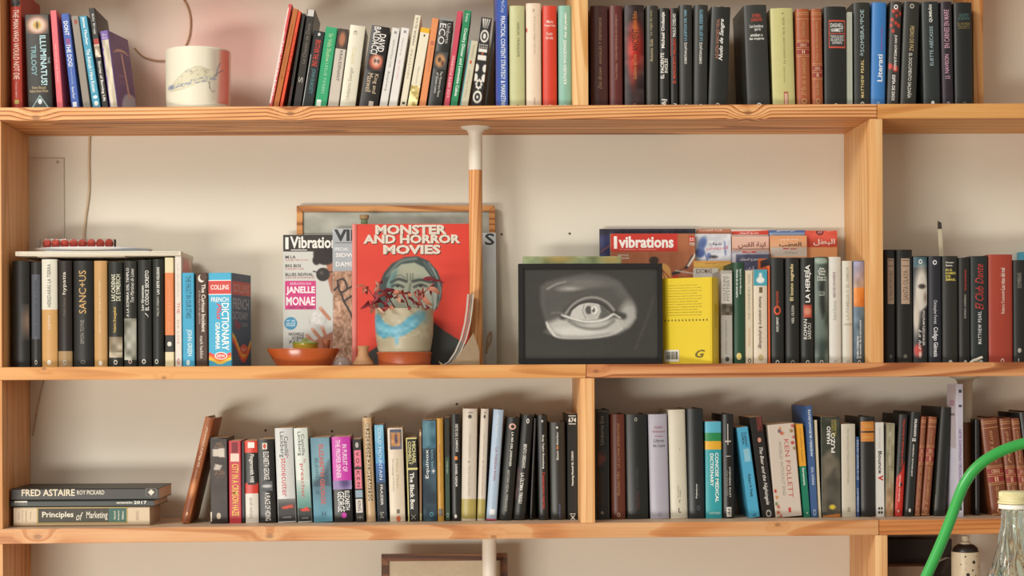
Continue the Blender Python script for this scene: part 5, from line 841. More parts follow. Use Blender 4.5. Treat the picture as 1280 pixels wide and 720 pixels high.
ar('paperback with a yellow ochre cover above the yellow notebook', 868, 915, 326, .164, 'd8b060', cov((226, 184, 92), ('poly', R_(868, 327, 915, 331), (216, 160, 84), 2), ('noise', 8, 5, 16, 3)), ['h 882 897 329.5 332.5 a0703c b|~جورج أورويل'])
ar('white paperback with a red band of white Arabic writing', 915.5, 962, 286.5, .196, 'e0d8d0', cov((226, 218, 208), ('poly', R_(915, 290.5, 963, 295), (206, 70, 54), .8), ('poly', [(940, 291), (963, 289), (963, 295), (940, 295)], (206, 70, 54), 1)), ['h 925 950 290.8 294.3 f6ece6 b|~جورج أورويل', 'h 930 950 286.8 288 3c3834 b|~ن  ن ن'])
ar('peach paperback with dark Arabic title, third of the outward-facing row', 916, 962.5, 295.2, .182, 'd8b4a0', cov((228, 190, 172), ('grad', 296, 312, (232, 196, 180), (224, 180, 160)), ('poly', R_(915, 312.5, 963, 313.5), (120, 80, 70), .8)), ['h 924 958 304 312.5 6a3c34 b|~ابنة القس', 'h 936 950 298.5 300 f0e0d8|~جورج'])
ar('navy and pale paperback with a red label and white Arabic author name', 916, 962.8, 313.8, .166, '8c8c9c', cov((84, 88, 116), ('poly', R_(916, 314, 963, 320), (176, 176, 188), .8), ('poly', R_(916, 319, 921, 345), (190, 190, 200), 1), ('noise', 6, 4, 24, 5)), ['r 929 946 314.5 318 c8403c', 'h 933 941 315 317.4 f0e0e0 b|~رواية', 'h 926 949 323.5 328.5 e8e8f0 b|~جورج أورويل', 'h 932 944 335 342 c8c8dc b|~١٩٨٤'.replace('١٩٨٤', 'أيام')])
ar('paperback with a blue band above an orange and cream cover', 962.8, 1008, 287.5, .194, '5870a4', cov((80, 108, 164), ('poly', R_(962, 292.5, 1009, 300), (150, 174, 206), 1)), ['h 972 996 288.5 291.5 eef2f8 b|~علي الطنطاوي'])
ar('orange paperback with a large dark Arabic title over a red dash', 964, 1010, 294.2, .178, 'e0a070', cov((226, 164, 116), ('grad', 295, 310, (224, 156, 104), (234, 186, 148)), ('poly', R_(962, 311, 1011, 323), (206, 198, 190), .8)), ['h 976 999 299.5 302.5 f4e8d8 b|~يوسف إدريس'.replace('إ', 'ا'), 'h 975 1003 304.5 311 3c2a20 b|~العطب', 'r 980 987 312 313.4 c03a2c', 'r 989 997 312.3 313.7 c86a5c', 'h 981 998 316.5 319 a8a098 b|~رواية'])
ar('bright red paperback with white Arabic title, last before the upright', 1008, 1048, 288, .188, 'c85040', cov((206, 78, 62), ('ell', 1030, 296, 16, 8, (222, 96, 80), 8), ('noise', 8, 6, 24, 3), ('poly', R_(1010, 311, 1049, 325), (226, 164, 112), 1)), ['e 1021 1031 287.6 296 7c2c34', 'h 1023 1029 290 293.5 d8a8a8 b|~رر', 'h 1034 1042 289.5 291.5 f0d8d0|~دار', 'h 1018 1045 300.5 309 f4e6e0 b|~البطل'])
flatthing('book', 'book', 'orange paperback with a slanting top edge behind the turquoise-headed textbook', 949, 963, 323, 459, .15, .006, 1.5, 'd8703c', cov((222, 118, 66)))
bk = flatthing('book', 'book', 'white paperback with small picture lettering lying behind the yellow notebook', 868, 899, 335, 459, .150, .01, 1, 'e4e0d8', cov((222, 220, 210), ('noise', 5, 4, 16, 3)), ['h 871 891 338 344 8a6e5c b|IDIOMAS'])
# yellow notebook turned to show its back cover
def yback(x0, x1, y0, y1):
    c = Cv(x0, x1, y0, y1, 1.2, (222, 196, 34), 40)
    return c
yl = [f'h .2 {.84 if k % 3 else .76} {355 + k * 3.4:.1f} {356.8 + k * 3.4:.1f} 7a6a14|' + ('contra la tristeza de vivir asi y no saber ' if k % 2 else 'palabras para un cuaderno amarillo de viaje') for k in range(12)]
s_ = S(.045)
yb = book(2, 889.5, 900.5, 346.5, 0, 'd8bc22', 'p', 'bright yellow paperback turned to show its back cover with a barcode', ['u .3 .65 380 410 b89a18|NUCCIO', 'r .0 .04 347 458 b09a20'], yaw=-56, Y=.03, dp=.118,
  side=(-1, [(.01, .99, 347, 458, yback)] + yl + [f'e {.08 + k * .065:.3f} {.105 + k * .065:.3f} 398.5 401 6a5c18' for k in range(14)] + ['r .14 .42 437 452 e4e0d0', 'h .72 .9 437 447 6a5c18 bi|G'] + [f'r {.17 + k * .024:.3f} {.182 + k * .024 + (k % 3) * .003:.3f} 439 449 3a3830' for k in range(10)]))
# ---------------------------------------------------------------- the red cinema book
def horror(x0, x1, y0, y1):
    c = Cv(x0, x1, y0, y1, .75, (212, 58, 38)); c.noise(30, 30, 8, 3)
    c.poly([(541, 404), (556, 416), (575, 428), (590, 440), (590, 460), (446, 460), (446, 452), (470, 436), (500, 425)], (52, 54, 48), 2)
    c.poly([(474, 356), (480, 342), (490, 330), (506, 322), (522, 321), (536, 327), (547, 340), (553, 356), (552, 374), (546, 388), (540, 392), (536, 400), (500, 410), (478, 400), (470, 380)], (52, 66, 64), 1.5)
    c.line([(484, 346), (500, 328), (520, 324)], 3, (112, 126, 120), 3); c.line([(536, 330), (547, 350), (549, 372)], 2.2, (108, 124, 120), 2.5); c.line([(541, 336), (551, 362), (547, 384)], 1.2, (140, 154, 148), 1.5); c.line([(530, 328), (542, 346)], 1.5, (96, 110, 104), 2)
    c.poly([(484, 356), (490, 340), (502, 331), (518, 329), (530, 335), (538, 346), (541, 362), (541, 392), (530, 408), (500, 408), (486, 392), (483, 372)], (160, 166, 146), 2)
    c.poly([(484, 356), (490, 342), (498, 336), (494, 352), (490, 376), (488, 392), (483, 372)], (104, 140, 136), 3); c.ell(512, 340, 12, 6, (172, 174, 152), 6)
    c.line([(489, 354), (498, 350), (508, 353)], 3.4, (62, 70, 66), 2); c.line([(516, 353), (526, 351), (538, 354)], 3.4, (62, 70, 66), 2)
    for x in (509, 513, 516): c.line([(x, 343), (x + .5, 352)], 1, (84, 88, 74), 1.2)
    c.line([(492, 348), (500, 345), (507, 349)], 1, (100, 104, 90), 1.5); c.line([(490, 359), (497, 357), (504, 360)], 3, (70, 74, 66), 2); c.line([(518, 360), (526, 357), (534, 360)], 3, (70, 74, 66), 2); c.ell(497, 359, 1.8, 1.4, (30, 30, 28), 1); c.ell(526, 359, 1.8, 1.4, (30, 30, 28), 1)
    c.line([(513, 356), (511, 372), (514, 376)], 2, (110, 116, 98), 2); c.ell(534, 374, 6, 12, (176, 180, 164), 5); c.poly([(541, 366), (547, 366), (546, 384), (542, 392)], (168, 176, 164), 1.5)
    return c
hb, Wb, Hb = flatthing('book', 'book', 'large bright red book standing upright with a pale man\'s face behind the flower pot', 446, 587, 279, 459, .118, .016, 3.2, 'c23a2a', horror,
  ['h 470 560 282 294.5 4a1c14 B|MONSTER', 'h 469 559 281 293.5 d8d0c0 B|MONSTER', 'h 455 577 294.5 306 4a1c14 B|AND HORROR', 'h 454 576 293.5 305 d8d0c0 B|AND HORROR', 'h 480 552 307.5 319.5 4a1c14 B|MOVIES', 'h 479 551 306.5 318.5 d8d0c0 B|MOVIES'], yaw=-2)
sp_ = box('spine', -Wb / 2 - .0098, -Wb / 2 - .0002, .0, .0155, 0, Hb + .001, mat('d8786e', .4, .05), None, .0022, 2, (0, 0, 0)); sp_.parent = hb; sp_['label'] = 'faded pink spine'
# little bottle behind it
p = at(456, 459, .15); z0 = TOP[2](p.x) + .0003
vb = lathe('bottle', [(0, 0), (.024, 0), (.026, .01), (.026, .16), (.022, .2), (.012, .232), (.0105, .25), (.0105, .268), (.0, .268)], mat('6c7c58', .3), None, 28, (p.x, .158, z0)); 
zt_ = at(456, 269, .165).z - z0
for v in vb.data.vertices: v.co.z *= (zt_ - .006) / .268; v.co.x *= .62; v.co.y *= .33
st = lathe('stopper', [(0, zt_ - .008), (.0088, zt_ - .008), (.0094, zt_ - .001), (.008, zt_), (0, zt_)], mat('9a7f58', .7), vb, 20)
tag(vb, 'green-grey bottle with a brown stopper peeking over the red book', 'bottle')
# ---------------------------------------------------------------- flower pot
PY = .062
def prof(pts, cx, Y, zb): return [(abs(at(x, y, Y).x - at(cx, y, Y).x), at(x, y, Y).z - zb) for x, y in pts]
pc = at(505.5, 440, PY); zb = TOP[2](pc.x) + .0003
pm, nt, b_ = newmat('glazed_stoneware'); L = nt.links.new
tc = nd(nt, 'ShaderNodeTexCoord'); n1 = nd(nt, 'ShaderNodeTexNoise'); n1.inputs['Scale'].default_value = 28; n1.inputs['Detail'].default_value = 5; L(tc.outputs['Object'], n1.inputs['Vector'])
sub = nd(nt, 'ShaderNodeVectorMath', operation='SUBTRACT'); sub.inputs[1].default_value = (-.004, -.05, .078); L(tc.outputs['Object'], sub.inputs[0])
sc_ = nd(nt, 'ShaderNodeVectorMath', operation='MULTIPLY'); sc_.inputs[1].default_value = (1 / .055, 0, 1 / .034); L(sub.outputs[0], sc_.inputs[0])
ln = nd(nt, 'ShaderNodeVectorMath', operation='LENGTH'); L(sc_.outputs[0], ln.inputs[0]); ad = nd(nt, 'ShaderNodeMath', operation='ADD'); L(ln.outputs['Value'], ad.inputs[0]); L(n1.outputs['Fac'], ad.inputs[1])
mr = nd(nt, 'ShaderNodeMapRange', interpolation_type='SMOOTHSTEP'); mr.inputs[1].default_value = 1.5; mr.inputs[2].default_value = 1.15; L(ad.outputs[0], mr.inputs[0])
mx = nd(nt, 'ShaderNodeMix', data_type='RGBA'); mx.inputs[6].default_value = (*lin('b5ab90'), 1); mx.inputs[7].default_value = (*lin('b0a68c'), 1); L(mr.outputs[0], mx.inputs[0]); L(mx.outputs[2], b_.inputs['Base Color']); b_.inputs['Roughness'].default_value = .28
pot = thing('flower_pot', 'beige pot with dripping blue glaze and withered red leaves before the red book', 'flower pot', (pc.x, PY, zb))
pp = [(505.5, 444), (536, 444), (538.5, 436), (541, 420), (542, 402), (541.5, 386)]
pr = [(0, prof(pp[:1], 505.5, PY, zb)[0][1])] + prof(pp[1:], 505.5, PY, zb); rt, zt = pr[-1]
lathe('pot_body', pr + [(rt - .003, zt + .0005), (rt - .006, zt - .002), (rt - .007, zt - .02), (0, zt - .02)], pm, pot, 48)
lathe('soil', [(rt - .0072, zt - .014), (rt * .5, zt - .010), (0, zt - .011)], mat('4a3626', .95, .4, 200), pot, 30)
def glaze(x0, x1, y0, y1):
    c = Cv(x0, x1, y0, y1, .7, (172, 164, 138)); c.noise(14, 10, 18, 3); B_ = (92, 158, 180)
    c.poly([(468, 396), (474, 392), (482, 404), (492, 409), (502, 406), (512, 397), (524, 389), (533, 391), (531, 399), (522, 410), (513, 416), (506, 420), (500, 422), (498, 431), (495, 431.5), (494, 423), (487, 421), (480, 424), (474, 420), (469, 414)], B_, 3)
    c.poly([(468, 400), (478, 408), (492, 414), (506, 411), (516, 402), (526, 396), (520, 408), (506, 416), (490, 418), (474, 414)], (128, 184, 200), 4, .7); c.noise(4, 3, 26, 7, lambda X, Y: ((Y > 398) & (Y < 424)) * 1.0); c.ell(505, 391, 22, 4, (186, 176, 146), 5, 0, .6); c.ell(528, 398, 8, 8, (110, 152, 160), 8, 0, .5); return c
def potmap(x, y):
    yy = [p_[1] for p_ in pp[1:]][::-1]; xx = [p_[0] - 505.5 for p_ in pp[1:]][::-1]; R_px = float(np.interp(y, yy, xx)); z = min(at(505.5, y, PY).z - zb, zt - .0004); r = R_px * S(PY) + .0004
    t_ = max(-.999, min(.999, (x - 505.5) / 36.6)); a = math.asin(t_); return (r * math.sin(a), -r * math.cos(a), z)
canvas(pot, 'painted_glaze', 469, 542, 386.5, 441, glaze, potmap)
ter = mat('a8512a', .4, .12, 30)
sr = prof([(540.5, 440.5), (539, 443), (538, 456)], 505.5, PY, zb)
dish = lathe('saucer', [(0, 0), (sr[2][0], 0), (sr[1][0], sr[1][1]), (sr[0][0], sr[0][1] - .001), (sr[0][0] - .001, sr[0][1] + .0008), (sr[0][0] - .0035, sr[0][1]), (sr[0][0] - .005, sr[0][1] - .004), (sr[0][0] - .006, .006), (0, .006)], ter, pot, 48)
rnd = random.Random(5)
lm = [mat(c, .6, .25, 90) for c in ('8c3038', 'a04a48', 'b8785f', '74202e', 'c8a088')]
px2 = lambda x, y, Y: at(x, y, Y) - Vector((pc.x, PY, zb))
stems = [[(490, 392), (478, 378), (468, 372), (461, 362)], [(498, 392), (484, 370), (474, 360), (476, 352)], [(512, 392), (508, 376), (500, 366), (488, 364)], [(522, 392), (524, 376), (530, 366), (542, 354)], [(485, 392), (472, 384), (463, 376)], [(530, 392), (527, 380), (518, 368)]]
tips = []
for k, sgm in enumerate(stems):
    Ys = [PY - .01, PY - .035 - .004 * k, PY - .05, PY - .045 + .01 * (k % 3)]
    P = [px2(x, y, Ys[i]) for i, (x, y) in enumerate(sgm)]
    t_ = tube('stem', P, .0012, lm[k % 2], pot, 6, 5); tips += [(p_, k) for p_ in P[1:]]
def leaf_mesh(L_, Wd, curl, fold):
    V = []; Fc = []; n = 6
    for i in range(n + 1):
        t = i / n; w_ = Wd * math.sin(math.pi * (t * .92 + .04)) ** .8; a = curl * t
        y = L_ * (math.sin(a) / curl if abs(curl) > .05 else t); z = -L_ * ((1 - math.cos(a)) / curl if abs(curl) > .05 else 0)
        V += [(-w_, y, z + fold * w_), (0, y, z), (w_, y, z + fold * w_)]
    for i in range(n):
        a = i * 3; Fc += [(a, a + 1, a + 4, a + 3), (a + 1, a + 2, a + 5, a + 4)]
    return V, Fc
lms = []
for k in range(8):
    V, Fc = leaf_mesh(rnd.uniform(.018, .03), rnd.uniform(.0036, .0066), rnd.uniform(-1.8, 2.4), rnd.uniform(.3, 1.1)); me = bpy.data.meshes.new('leaf'); me.from_pydata(V, [], Fc); me.materials.append(lm[k % 5]); smooth(me, 60); lms.append(me)
spots_ = [(p_, None) for p_, _ in tips] * 2 + [(px2(x, y, PY - .045), None) for x, y in ((468, 366), (486, 378), (492, 384), (480, 384), (500, 380), (515, 386), (522, 372), (533, 376), (538, 386), (475, 388), (470, 380), (508, 372), (528, 390), (497, 372), (461, 368), (519, 380), (488, 372), (512, 366), (535, 360), (545, 350))]
for k, (p_, _) in enumerate(spots_):
    o = bpy.data.objects.new('leaf', lms[k % 8]); link(o, pot); o.location = p_ + Vector((rnd.uniform(-.004, .004), rnd.uniform(-.006, .004), rnd.uniform(-.003, .003)))
    o.rotation_euler = (rnd.uniform(-1.2, 1.2), rnd.uniform(-1.5, 1.5), rnd.uniform(-2.6, 2.6))
# ---------------------------------------------------------------- small pottery
def zsh(X, i=2): return TOP[i](X) + .0003
BY = .085; c0 = at(379.5, 459, BY); zb0 = zsh(c0.x)
bp_ = prof([(413.5, 458), (425, 437), (424.5, 435.6)], 379.5, BY, zb0)
tcl, nt, b_ = newmat('glazed_terracotta'); L = nt.links.new; tc = nd(nt, 'ShaderNodeTexCoord'); nz = nd(nt, 'ShaderNodeTexNoise'); nz.inputs['Scale'].default_value = 14; L(tc.outputs['Object'], nz.inputs['Vector'])
rr = nd(nt, 'ShaderNodeValToRGB'); rr.color_ramp.elements[0].color = (*lin('8f3f1c'), 1); rr.color_ramp.elements[1].color = (*lin('c4602c'), 1); L(nz.outputs['Fac'], rr.inputs[0]); L(rr.outputs[0], b_.inputs['Base Color']); b_.inputs['Roughness'].default_value = .22
bowl = lathe('bowl', [(0, 0), (bp_[0][0], 0), (bp_[1][0], bp_[1][1]), (bp_[2][0], bp_[2][1]), (bp_[2][0] - .003, bp_[2][1]), (bp_[1][0] - .005, bp_[1][1] - .002), (bp_[0][0] - .002, .005), (0, .005)], tcl, None, 56, (c0.x, BY, zb0), ell=.8)
tag(bowl, 'wide glazed terracotta bowl holding a small lidded dish', 'bowl')
def stand(px, Y, lab, name, cat, profpx, cx, m, zb_=None, n=36, **k):
    c = at(cx, 450, Y); z = zb_ if zb_ is not None else zsh(c.x)
    pr = [(max(0, r), zz) for r, zz in prof(profpx, cx, Y, z)]; pr[0] = (0, max(0, pr[0][1])); 
    o = lathe(name, [(0, 0)] + [(r, max(0, zz)) for r, zz in pr[1:]], m, None, n, (c.x, Y, z), **k); tag(o, lab, cat); return o
yel = mat('c9a93c', .2, .12, 60); grn = mat('7f8c3c', .2, .2, 60)
zin = zb0 + .0053
ld = stand(0, .085, 'small yellow-green lidded dish sitting in the terracotta bowl', 'lidded_dish', 'dish', [(382, 458), (390, 456), (397, 437), (398, 429.5)], 382, yel, zin)
c_ = at(382, 430, .085); lidp = prof([(399, 429.6), (398, 427.5), (389, 426.2), (387, 424.5), (384, 422.5)], 382, .085, zin)
lathe('lid', [(0, lidp[0][1] - .0008)] + lidp + [(0, lidp[-1][1] + .0006)], grn, ld, 36)
cu = stand(0, .078, 'tiny brown clay cup standing at the right side of the terracotta bowl', 'cup', 'cup', [(408, 458), (412, 456), (412.4, 430), (413.5, 425), (412, 424.6), (411, 430), (410.5, 436)], 408, mat('93502e', .5, .15, 60), zin)
gc, gco = at(425.5, 458, .052), None
gd = stand(0, .05, 'small cloudy glass dome beside the terracotta bowl', 'glass_dome', 'ornament', [(428, 458), (439.5, 457.6), (438.8, 452), (434.5, 447), (430, 445.2), (428, 444.8)], 428, mat('b8aca4', .15, .05, 40, **{'Transmission Weight': .55, 'IOR': 1.35}))
stand(0, .055, 'squat pale clay vase with a narrow brown neck beside the flower pot', 'clay_vase', 'vase', [(454, 458), (464.5, 458), (468, 455.5), (466.5, 452), (461, 444.8), (460.3, 438), (461.5, 433.5), (460.6, 432.4), (458.5, 433), (458, 438)], 454, mat('b98a60', .6, .2, 40))
# curled pamphlet and card beside the post
q = [at(x, y, .052) for x, y in ((553, 457.5), (560, 452), (568, 440), (575, 424), (580, 404), (582.5, 386), (584, 368))]
def sheet(name, pts, wdt, m, parent, th=.0008):
    V = []; n = len(pts)
    for p_ in pts:
        for dy in (0, wdt): V += [(p_.x, p_.y + dy, p_.z), (p_.x + th, p_.y + dy, p_.z)]
    f = []
    for i in range(n - 1):
        a, b = i * 4, i * 4 + 4; f += [(a, b, b + 2, a + 2), (a + 1, a + 3, b + 3, b + 1), (a, a + 1, b + 1, b), (a + 2, b + 2, b + 3, a + 3)]
    f += [(0, 2, 3, 1), (n * 4 - 4, n * 4 - 3, n * 4 - 1, n * 4 - 2)]
    o = mesh(name, V, f, m, parent, None, 60); return o
zc = zsh(q[0].x)
pam = thing('pamphlet', 'grey folded pamphlet standing curled against the wooden post', 'pamphlet', (0, 0, 0))
for k, (dx, col, th) in enumerate(((0, 'b5aea2', .0035), (.0055, '7c756a', .003), (.0098, 'b8b0a2', .0028))):
    pts = [Vector((p_.x + dx, .042, max(p_.z, zc + .0002))) for p_ in q]; pts[0].z = zc + .0001
    sheet('page', pts, .042, mat(col, .5, .1, 40), pam, th)
cp = [at(x, y, .044) for x, y in ((548, 451), (551, 457.6), (599, 457.6), (599, 438), (591.5, 416), (584, 428), (573, 444), (562, 455.5), (555, 456))]
cd = bmesh.new(); vs_ = [cd.verts.new((p_.x - cp[0].x, -.006 * math.sin((p_.x - cp[0].x) * 40), max(p_.z, zc + .0001) - zc)) for p_ in cp]; cd.faces.new(vs_)
bmesh.ops.solidify(cd, geom=cd.faces[:], thickness=.0012); me = bpy.data.meshes.new('card'); cd.to_mesh(me); cd.free(); me.materials.append(mat('c9b394', .7, .05))
co = bpy.data.objects.new('card', me); co.location = (cp[0].x, .035, zc); link(co); tag(co, 'bent beige paper card lying against the foot of the wooden post', 'card')
# white pot with bird drawing on the top shelf
WY = .075; c1 = at(248, 130, WY); zb1 = zsh(c1.x, 1); rw = (at(288.8, 66, WY).x - at(207.2, 66, WY).x) / 2; hw = at(248, 64.5, WY).z - zb1
pt = lathe('plant_pot', [(0, 0), (rw * .965, 0), (rw * .975, .003), (rw, hw - .002), (rw - .001, hw), (rw - .005, hw), (rw - .006, hw - .004), (rw * .93, .008), (0, .008)], mat('e4dfc9', .35, .04, 20), None, 64, (c1.x, WY, zb1))
tag(pt, 'white ceramic pot painted with a blue and ochre bird, right edge pink', 'pot')
def bird(x0, x1, y0, y1):
    c = Cv(x0, x1, y0, y1, .7, (228, 223, 201)); 
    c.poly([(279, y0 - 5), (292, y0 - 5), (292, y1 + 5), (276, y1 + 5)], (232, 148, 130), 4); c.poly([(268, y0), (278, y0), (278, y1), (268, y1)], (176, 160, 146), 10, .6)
    c.poly([(214, 116), (224, 108), (236, 98), (252, 90), (266, 92), (274, 98), (268, 106), (250, 110), (236, 116), (222, 119)], (212, 206, 176), 4)
    c.line([(214, 117), (224, 107), (238, 96), (254, 90), (268, 94)], .7, (150, 146, 128), 1, .6); c.line([(216, 119), (238, 116), (254, 109), (266, 107)], .7, (160, 152, 126), 1, .6)
    rn = random.Random(3)
    for k in range(34):
        t = k / 34; x = 218 + 56 * t; y = 115 - 12 * t + rn.uniform(-3, 3) ; c.line([(x, y), (x + rn.uniform(1, 4), y - rn.uniform(0, 2))], 1.0, (84, 98, 152), .8, rn.uniform(.2, .8))
    for k in range(26):
        x = 232 + rn.uniform(0, 36); y = 98 + rn.uniform(-5, 5); c.line([(x, y), (x + 2, y - 1.2)], .7, (140, 136, 120), .8, .7)
    c.ell(218, 114, 4, 2.5, (130, 138, 160), 3); c.line([(268, 104), (275, 100), (276, 92), (279, 84)], 1.0, (100, 106, 140), 1, .8); c.line([(272, 100), (282, 92)], .8, (110, 100, 110), 1); c.line([(266, 108), (270, 120), (273, 118)], .8, (130, 124, 120), 1); c.line([(268, 107), (267, 116)], .7, (130, 124, 120), 1)
    for y in (100, 112, 122): c.line([(282.5, y), (283.5, y + 5)], .8, (228, 160, 146), 1)
    return c
def cyl(x, y):
    z = min(max(at(248, y, WY).z - zb1, .003), hw - .002); r = rw * (.975 + .025 * z / hw) + .0003; X = (x - 248) / 41.0; X = max(-.999, min(.999, X)); a = math.asin(X)
    return (r * math.sin(a), -r * math.cos(a), z)
canvas(pt, 'painted_bird', 209, 287.9, 66.5, 133, bird, cyl)
# ---------------------------------------------------------------- on top of the left books, middle shelf
zt2 = max(at(60, 324, .06).z, at(60, 324, .066).z) + .0045
a0, a1 = at(19, 320, .04), at(227, 320, .04)
def slab(name, label, cat, x0, x1, y0_, y1_, z, th, m, bev=.0008, rz=0, group=None):
    A, B = at(x0, 320, y0_), at(x1, 320, y0_); cx, cy = (A.x + B.x) / 2, (y0_ + y1_) / 2
    o = box(name, -(B.x - A.x) / 2, (B.x - A.x) / 2, -(y1_ - y0_) / 2, (y1_ - y0_) / 2, 0, th, m, None, bev, 2, (0, 0, 0)); o.location = (cx, cy, z); o.rotation_euler.z = rz; tag(o, label, cat, group); return o
slab('magazine', 'thin pale booklet directly on the book tops, lowest of the pile', 'booklet', 46, 156, .045, .19, zt2 - .0016, .0016, mat('e0d8c8', .6), .0004)
m1 = slab('magazine', 'wide cream magazine lying across the tops of the left books', 'magazine', 19, 226, .04, .2, zt2, .0085, mat('e8e0cc', .5, .03)); 
for k in range(3): box('page_edge', -.15, .15, -.0803, -.0798, .0018 + k * .0022, .0024 + k * .0022, mat('a39c8c', .7), None, org=(0, 0, 0)).parent = m1
slab('booklet', 'thin bluish booklet under the white plate on the cream magazine', 'booklet', 57, 186, .06, .18, zt2 + .0086, .0022, mat('ccd6d8', .5), .0005)
zp = zt2 + .0109; A, B = at(42, 310, .11), at(190, 310, .11); rp = (B.x - A.x) / 2
pl = lathe('plate', [(0, 0), (rp * .86, 0), (rp * .97, .0028), (rp, .006), (rp - .0008, .0072), (rp * .95, .0062), (rp * .85, .004), (0, .004)], mat('dedcde', .25, .03, 20), None, 64, ((A.x + B.x) / 2, .12, zp), ell=.62); tag(pl, 'grey-white oval plate on top of the left magazine pile', 'plate')
zr = zp + .0073; A, B = at(50, 303, .1), at(152, 303, .1); rt_ = .0088
tb = thing('ball_tube', 'clear plastic tube of eight red balls lying on the white plate', 'tube', ((A.x + B.x) / 2, .1, zr))
clear = glassy('clear_plastic', (.98, .97, .95), .05, 1.38)
hw2 = (B.x - A.x) / 2
box('tube_case', -hw2, hw2 - .012, -rt_, rt_, 0, rt_ * 2, clear, None, .0012, 2, (0, 0, 0)).parent = tb
for e_ in (-hw2, hw2 - .0135): box('end_cap', e_, e_ + .0015, -rt_ + .0004, rt_ - .0004, .0004, rt_ * 2 - .0004, mat('c4b8ac', .3, **{'Transmission Weight': .5}), None, .0003, 1, (0, 0, 0)).parent = tb
for k in range(8):
    x_ = at(59.5 + k * 11, 303, .1).x - tb.location.x
    o = lathe('red_ball', [(rt_ * .93 * math.sin(math.pi * j / 14), rt_ * .93 * (1 - math.cos(math.pi * j / 14)) + .0006) for j in range(15)], mat('dc5644', .25, .05), tb, 20, (x_, 0, 0))
# small things standing on the right bay
kn = thing('craft_knife', 'thin craft knife standing upright among books in the right bay', 'knife', (at(1183, 459, .12).x, .12, zsh(at(1183, 459, .12).x)), (0, -.045, 0))
hk = at(1183, 277, .12).z - kn.location.z
box('handle', -.0042, .0042, -.002, .002, 0, hk - .014, mat('c8c0a4', .4, .1, 120), None, .0008, 2, (0, 0, 0)).parent = kn
bl_ = mesh('blade', [(-.004, -.0006, hk - .014), (.004, -.0006, hk - .014), (.0036, -.0006, hk - .002), (-.0036, -.0006, hk + .002), (-.004, .0006, hk - .014), (.004, .0006, hk - .014), (.0036, .0006, hk - .002), (-.0036, .0006, hk + .002)], [(0, 1, 2, 3), (7, 6, 5, 4), (0, 4, 5, 1), (1, 5, 6, 2), (2, 6, 7, 3), (3, 7, 4, 0)], mat('3c352c', .4), kn); bl_['label'] = 'dark tip'
for k in range(14): o = box('rib', -.0043, -.0012, -.0024, -.0018, .09 + k * .006, .0912 + k * .006, mat('8c8468', .5), None, org=(0, 0, 0)); o.parent = kn
fg = at(1218, 458, .03); zf = zsh(fg.x)
fm = mat('e2dccc', .5, .05)
fgo = thing('animal_figurine', 'tiny white animal figurine at the front of the right bay', 'figurine', (fg.x, .03, zf))
V0 = lambda x, y: (at(x, y, .03) - Vector((fg.x, .03, zf)))
bmv = [(1213, 454), (1216.5, 451), (1221, 449.5), (1225, 447.5), (1228, 446.5)]
o = tube('body', [tuple(V0(x, y)) for x, y in bmv], lambda t: .0032 - .0014 * abs(t - .4), fm, fgo, 10, 4)
for x0_, x1_ in ((1214.5, 1212.5), (1216, 1215), (1221, 1220.5), (1222.5, 1223.5)):
    a_ = V0(x0_, 452); b_2 = V0(x1_, 458.5); b_2.z = .0008; tube('leg', [tuple(a_), tuple((a_ + b_2) / 2), tuple(b_2)], lambda t: .0014 - .0004 * t, fm, fgo, 7, 2)
p = at(1277, 318, .198); bb = box('box', p.x - .004, p.x + .05, .198, .216, zsh(p.x), at(1277, 315, .198).z, mat('4ea8c4', .5), None, .001); tag(bb, 'turquoise box just peeking over the last black books at the right edge', 'box')
# ---------------------------------------------------------------- bottom row
def cream_pic(x0, x1, y0, y1):
    c = Cv(x0, x1, y0, y1, 2.0, (206, 190, 160)); c.noise(30, 30, 14, 3); c.noise(5, 5, 8, 5); return c
framed('brown wooden picture frame with blank cream sheet, below the lower shelf', 477, 635, 692.5, 800, .125, 3, 9, wood('X', 52, '8a5c38', '73472a', '50301b'), cream_pic, base=4)
dk = at(1108, 700, .1)
def boxo(lbl, x0, x1, yt_, y0_, y1_, m, name='box', cat='box'):
    A, B = at(x0, 700, y0_), at(x1, 700, y0_); z = TOP[4]((A.x + B.x) / 2) + .0003
    o = box(name, A.x, B.x, y0_, y1_, z, at((x0 + x1) / 2, yt_, y0_).z, m, None, .001); tag(o, lbl, cat); return o
boxo('dark brown storage box under the lower shelf, right of the bottom upright', 1109, 1190, 674, .16, .215, mat('2e261f', .7, .15, 20))
boxo('low beige-brown box in front of the dark storage box', 1110, 1160, 708, .1, .155, mat('8a735c', .7, .15, 20))
# crumpled clear bag
rb = random.Random(11); cbg = at(1192, 750, .15); A = at(1150, 760, .14)
bm = bmesh.new(); bmesh.ops.create_icosphere(bm, subdivisions=4, radius=1)
rng = np.random.RandomState(4); K = rng.randn(14, 3) * 4; Ph = rng.rand(14) * 6
zs4 = TOP[4](A.x) + .001
for v in bm.verts:
    d = sum(abs(math.sin(v.co.dot(Vector(K[j])) + Ph[j])) / (1 + j * .4) for j in range(14)) * .055
    r = 1 - .16 + d; v.co = Vector((v.co.x * .036 * r, v.co.y * .024 * r, (v.co.z * r + 1.0) * .062))
zmin = min(v.co.z for v in bm.verts)
for v in bm.verts: v.co.z -= zmin
me = bpy.data.meshes.new('plastic_bag'); bm.to_mesh(me); bm.free(); cm = glassy('crinkled_film', (.9, .88, .84), .12, 1.15); me.materials.append(cm); smooth(me, 25)
o = bpy.data.objects.new('plastic_bag', me); link(o); o.location = (at(1185, 740, .115).x, .125, zs4); tag(o, 'crumpled clear plastic bag behind the green tube, bottom right bay', 'bag')
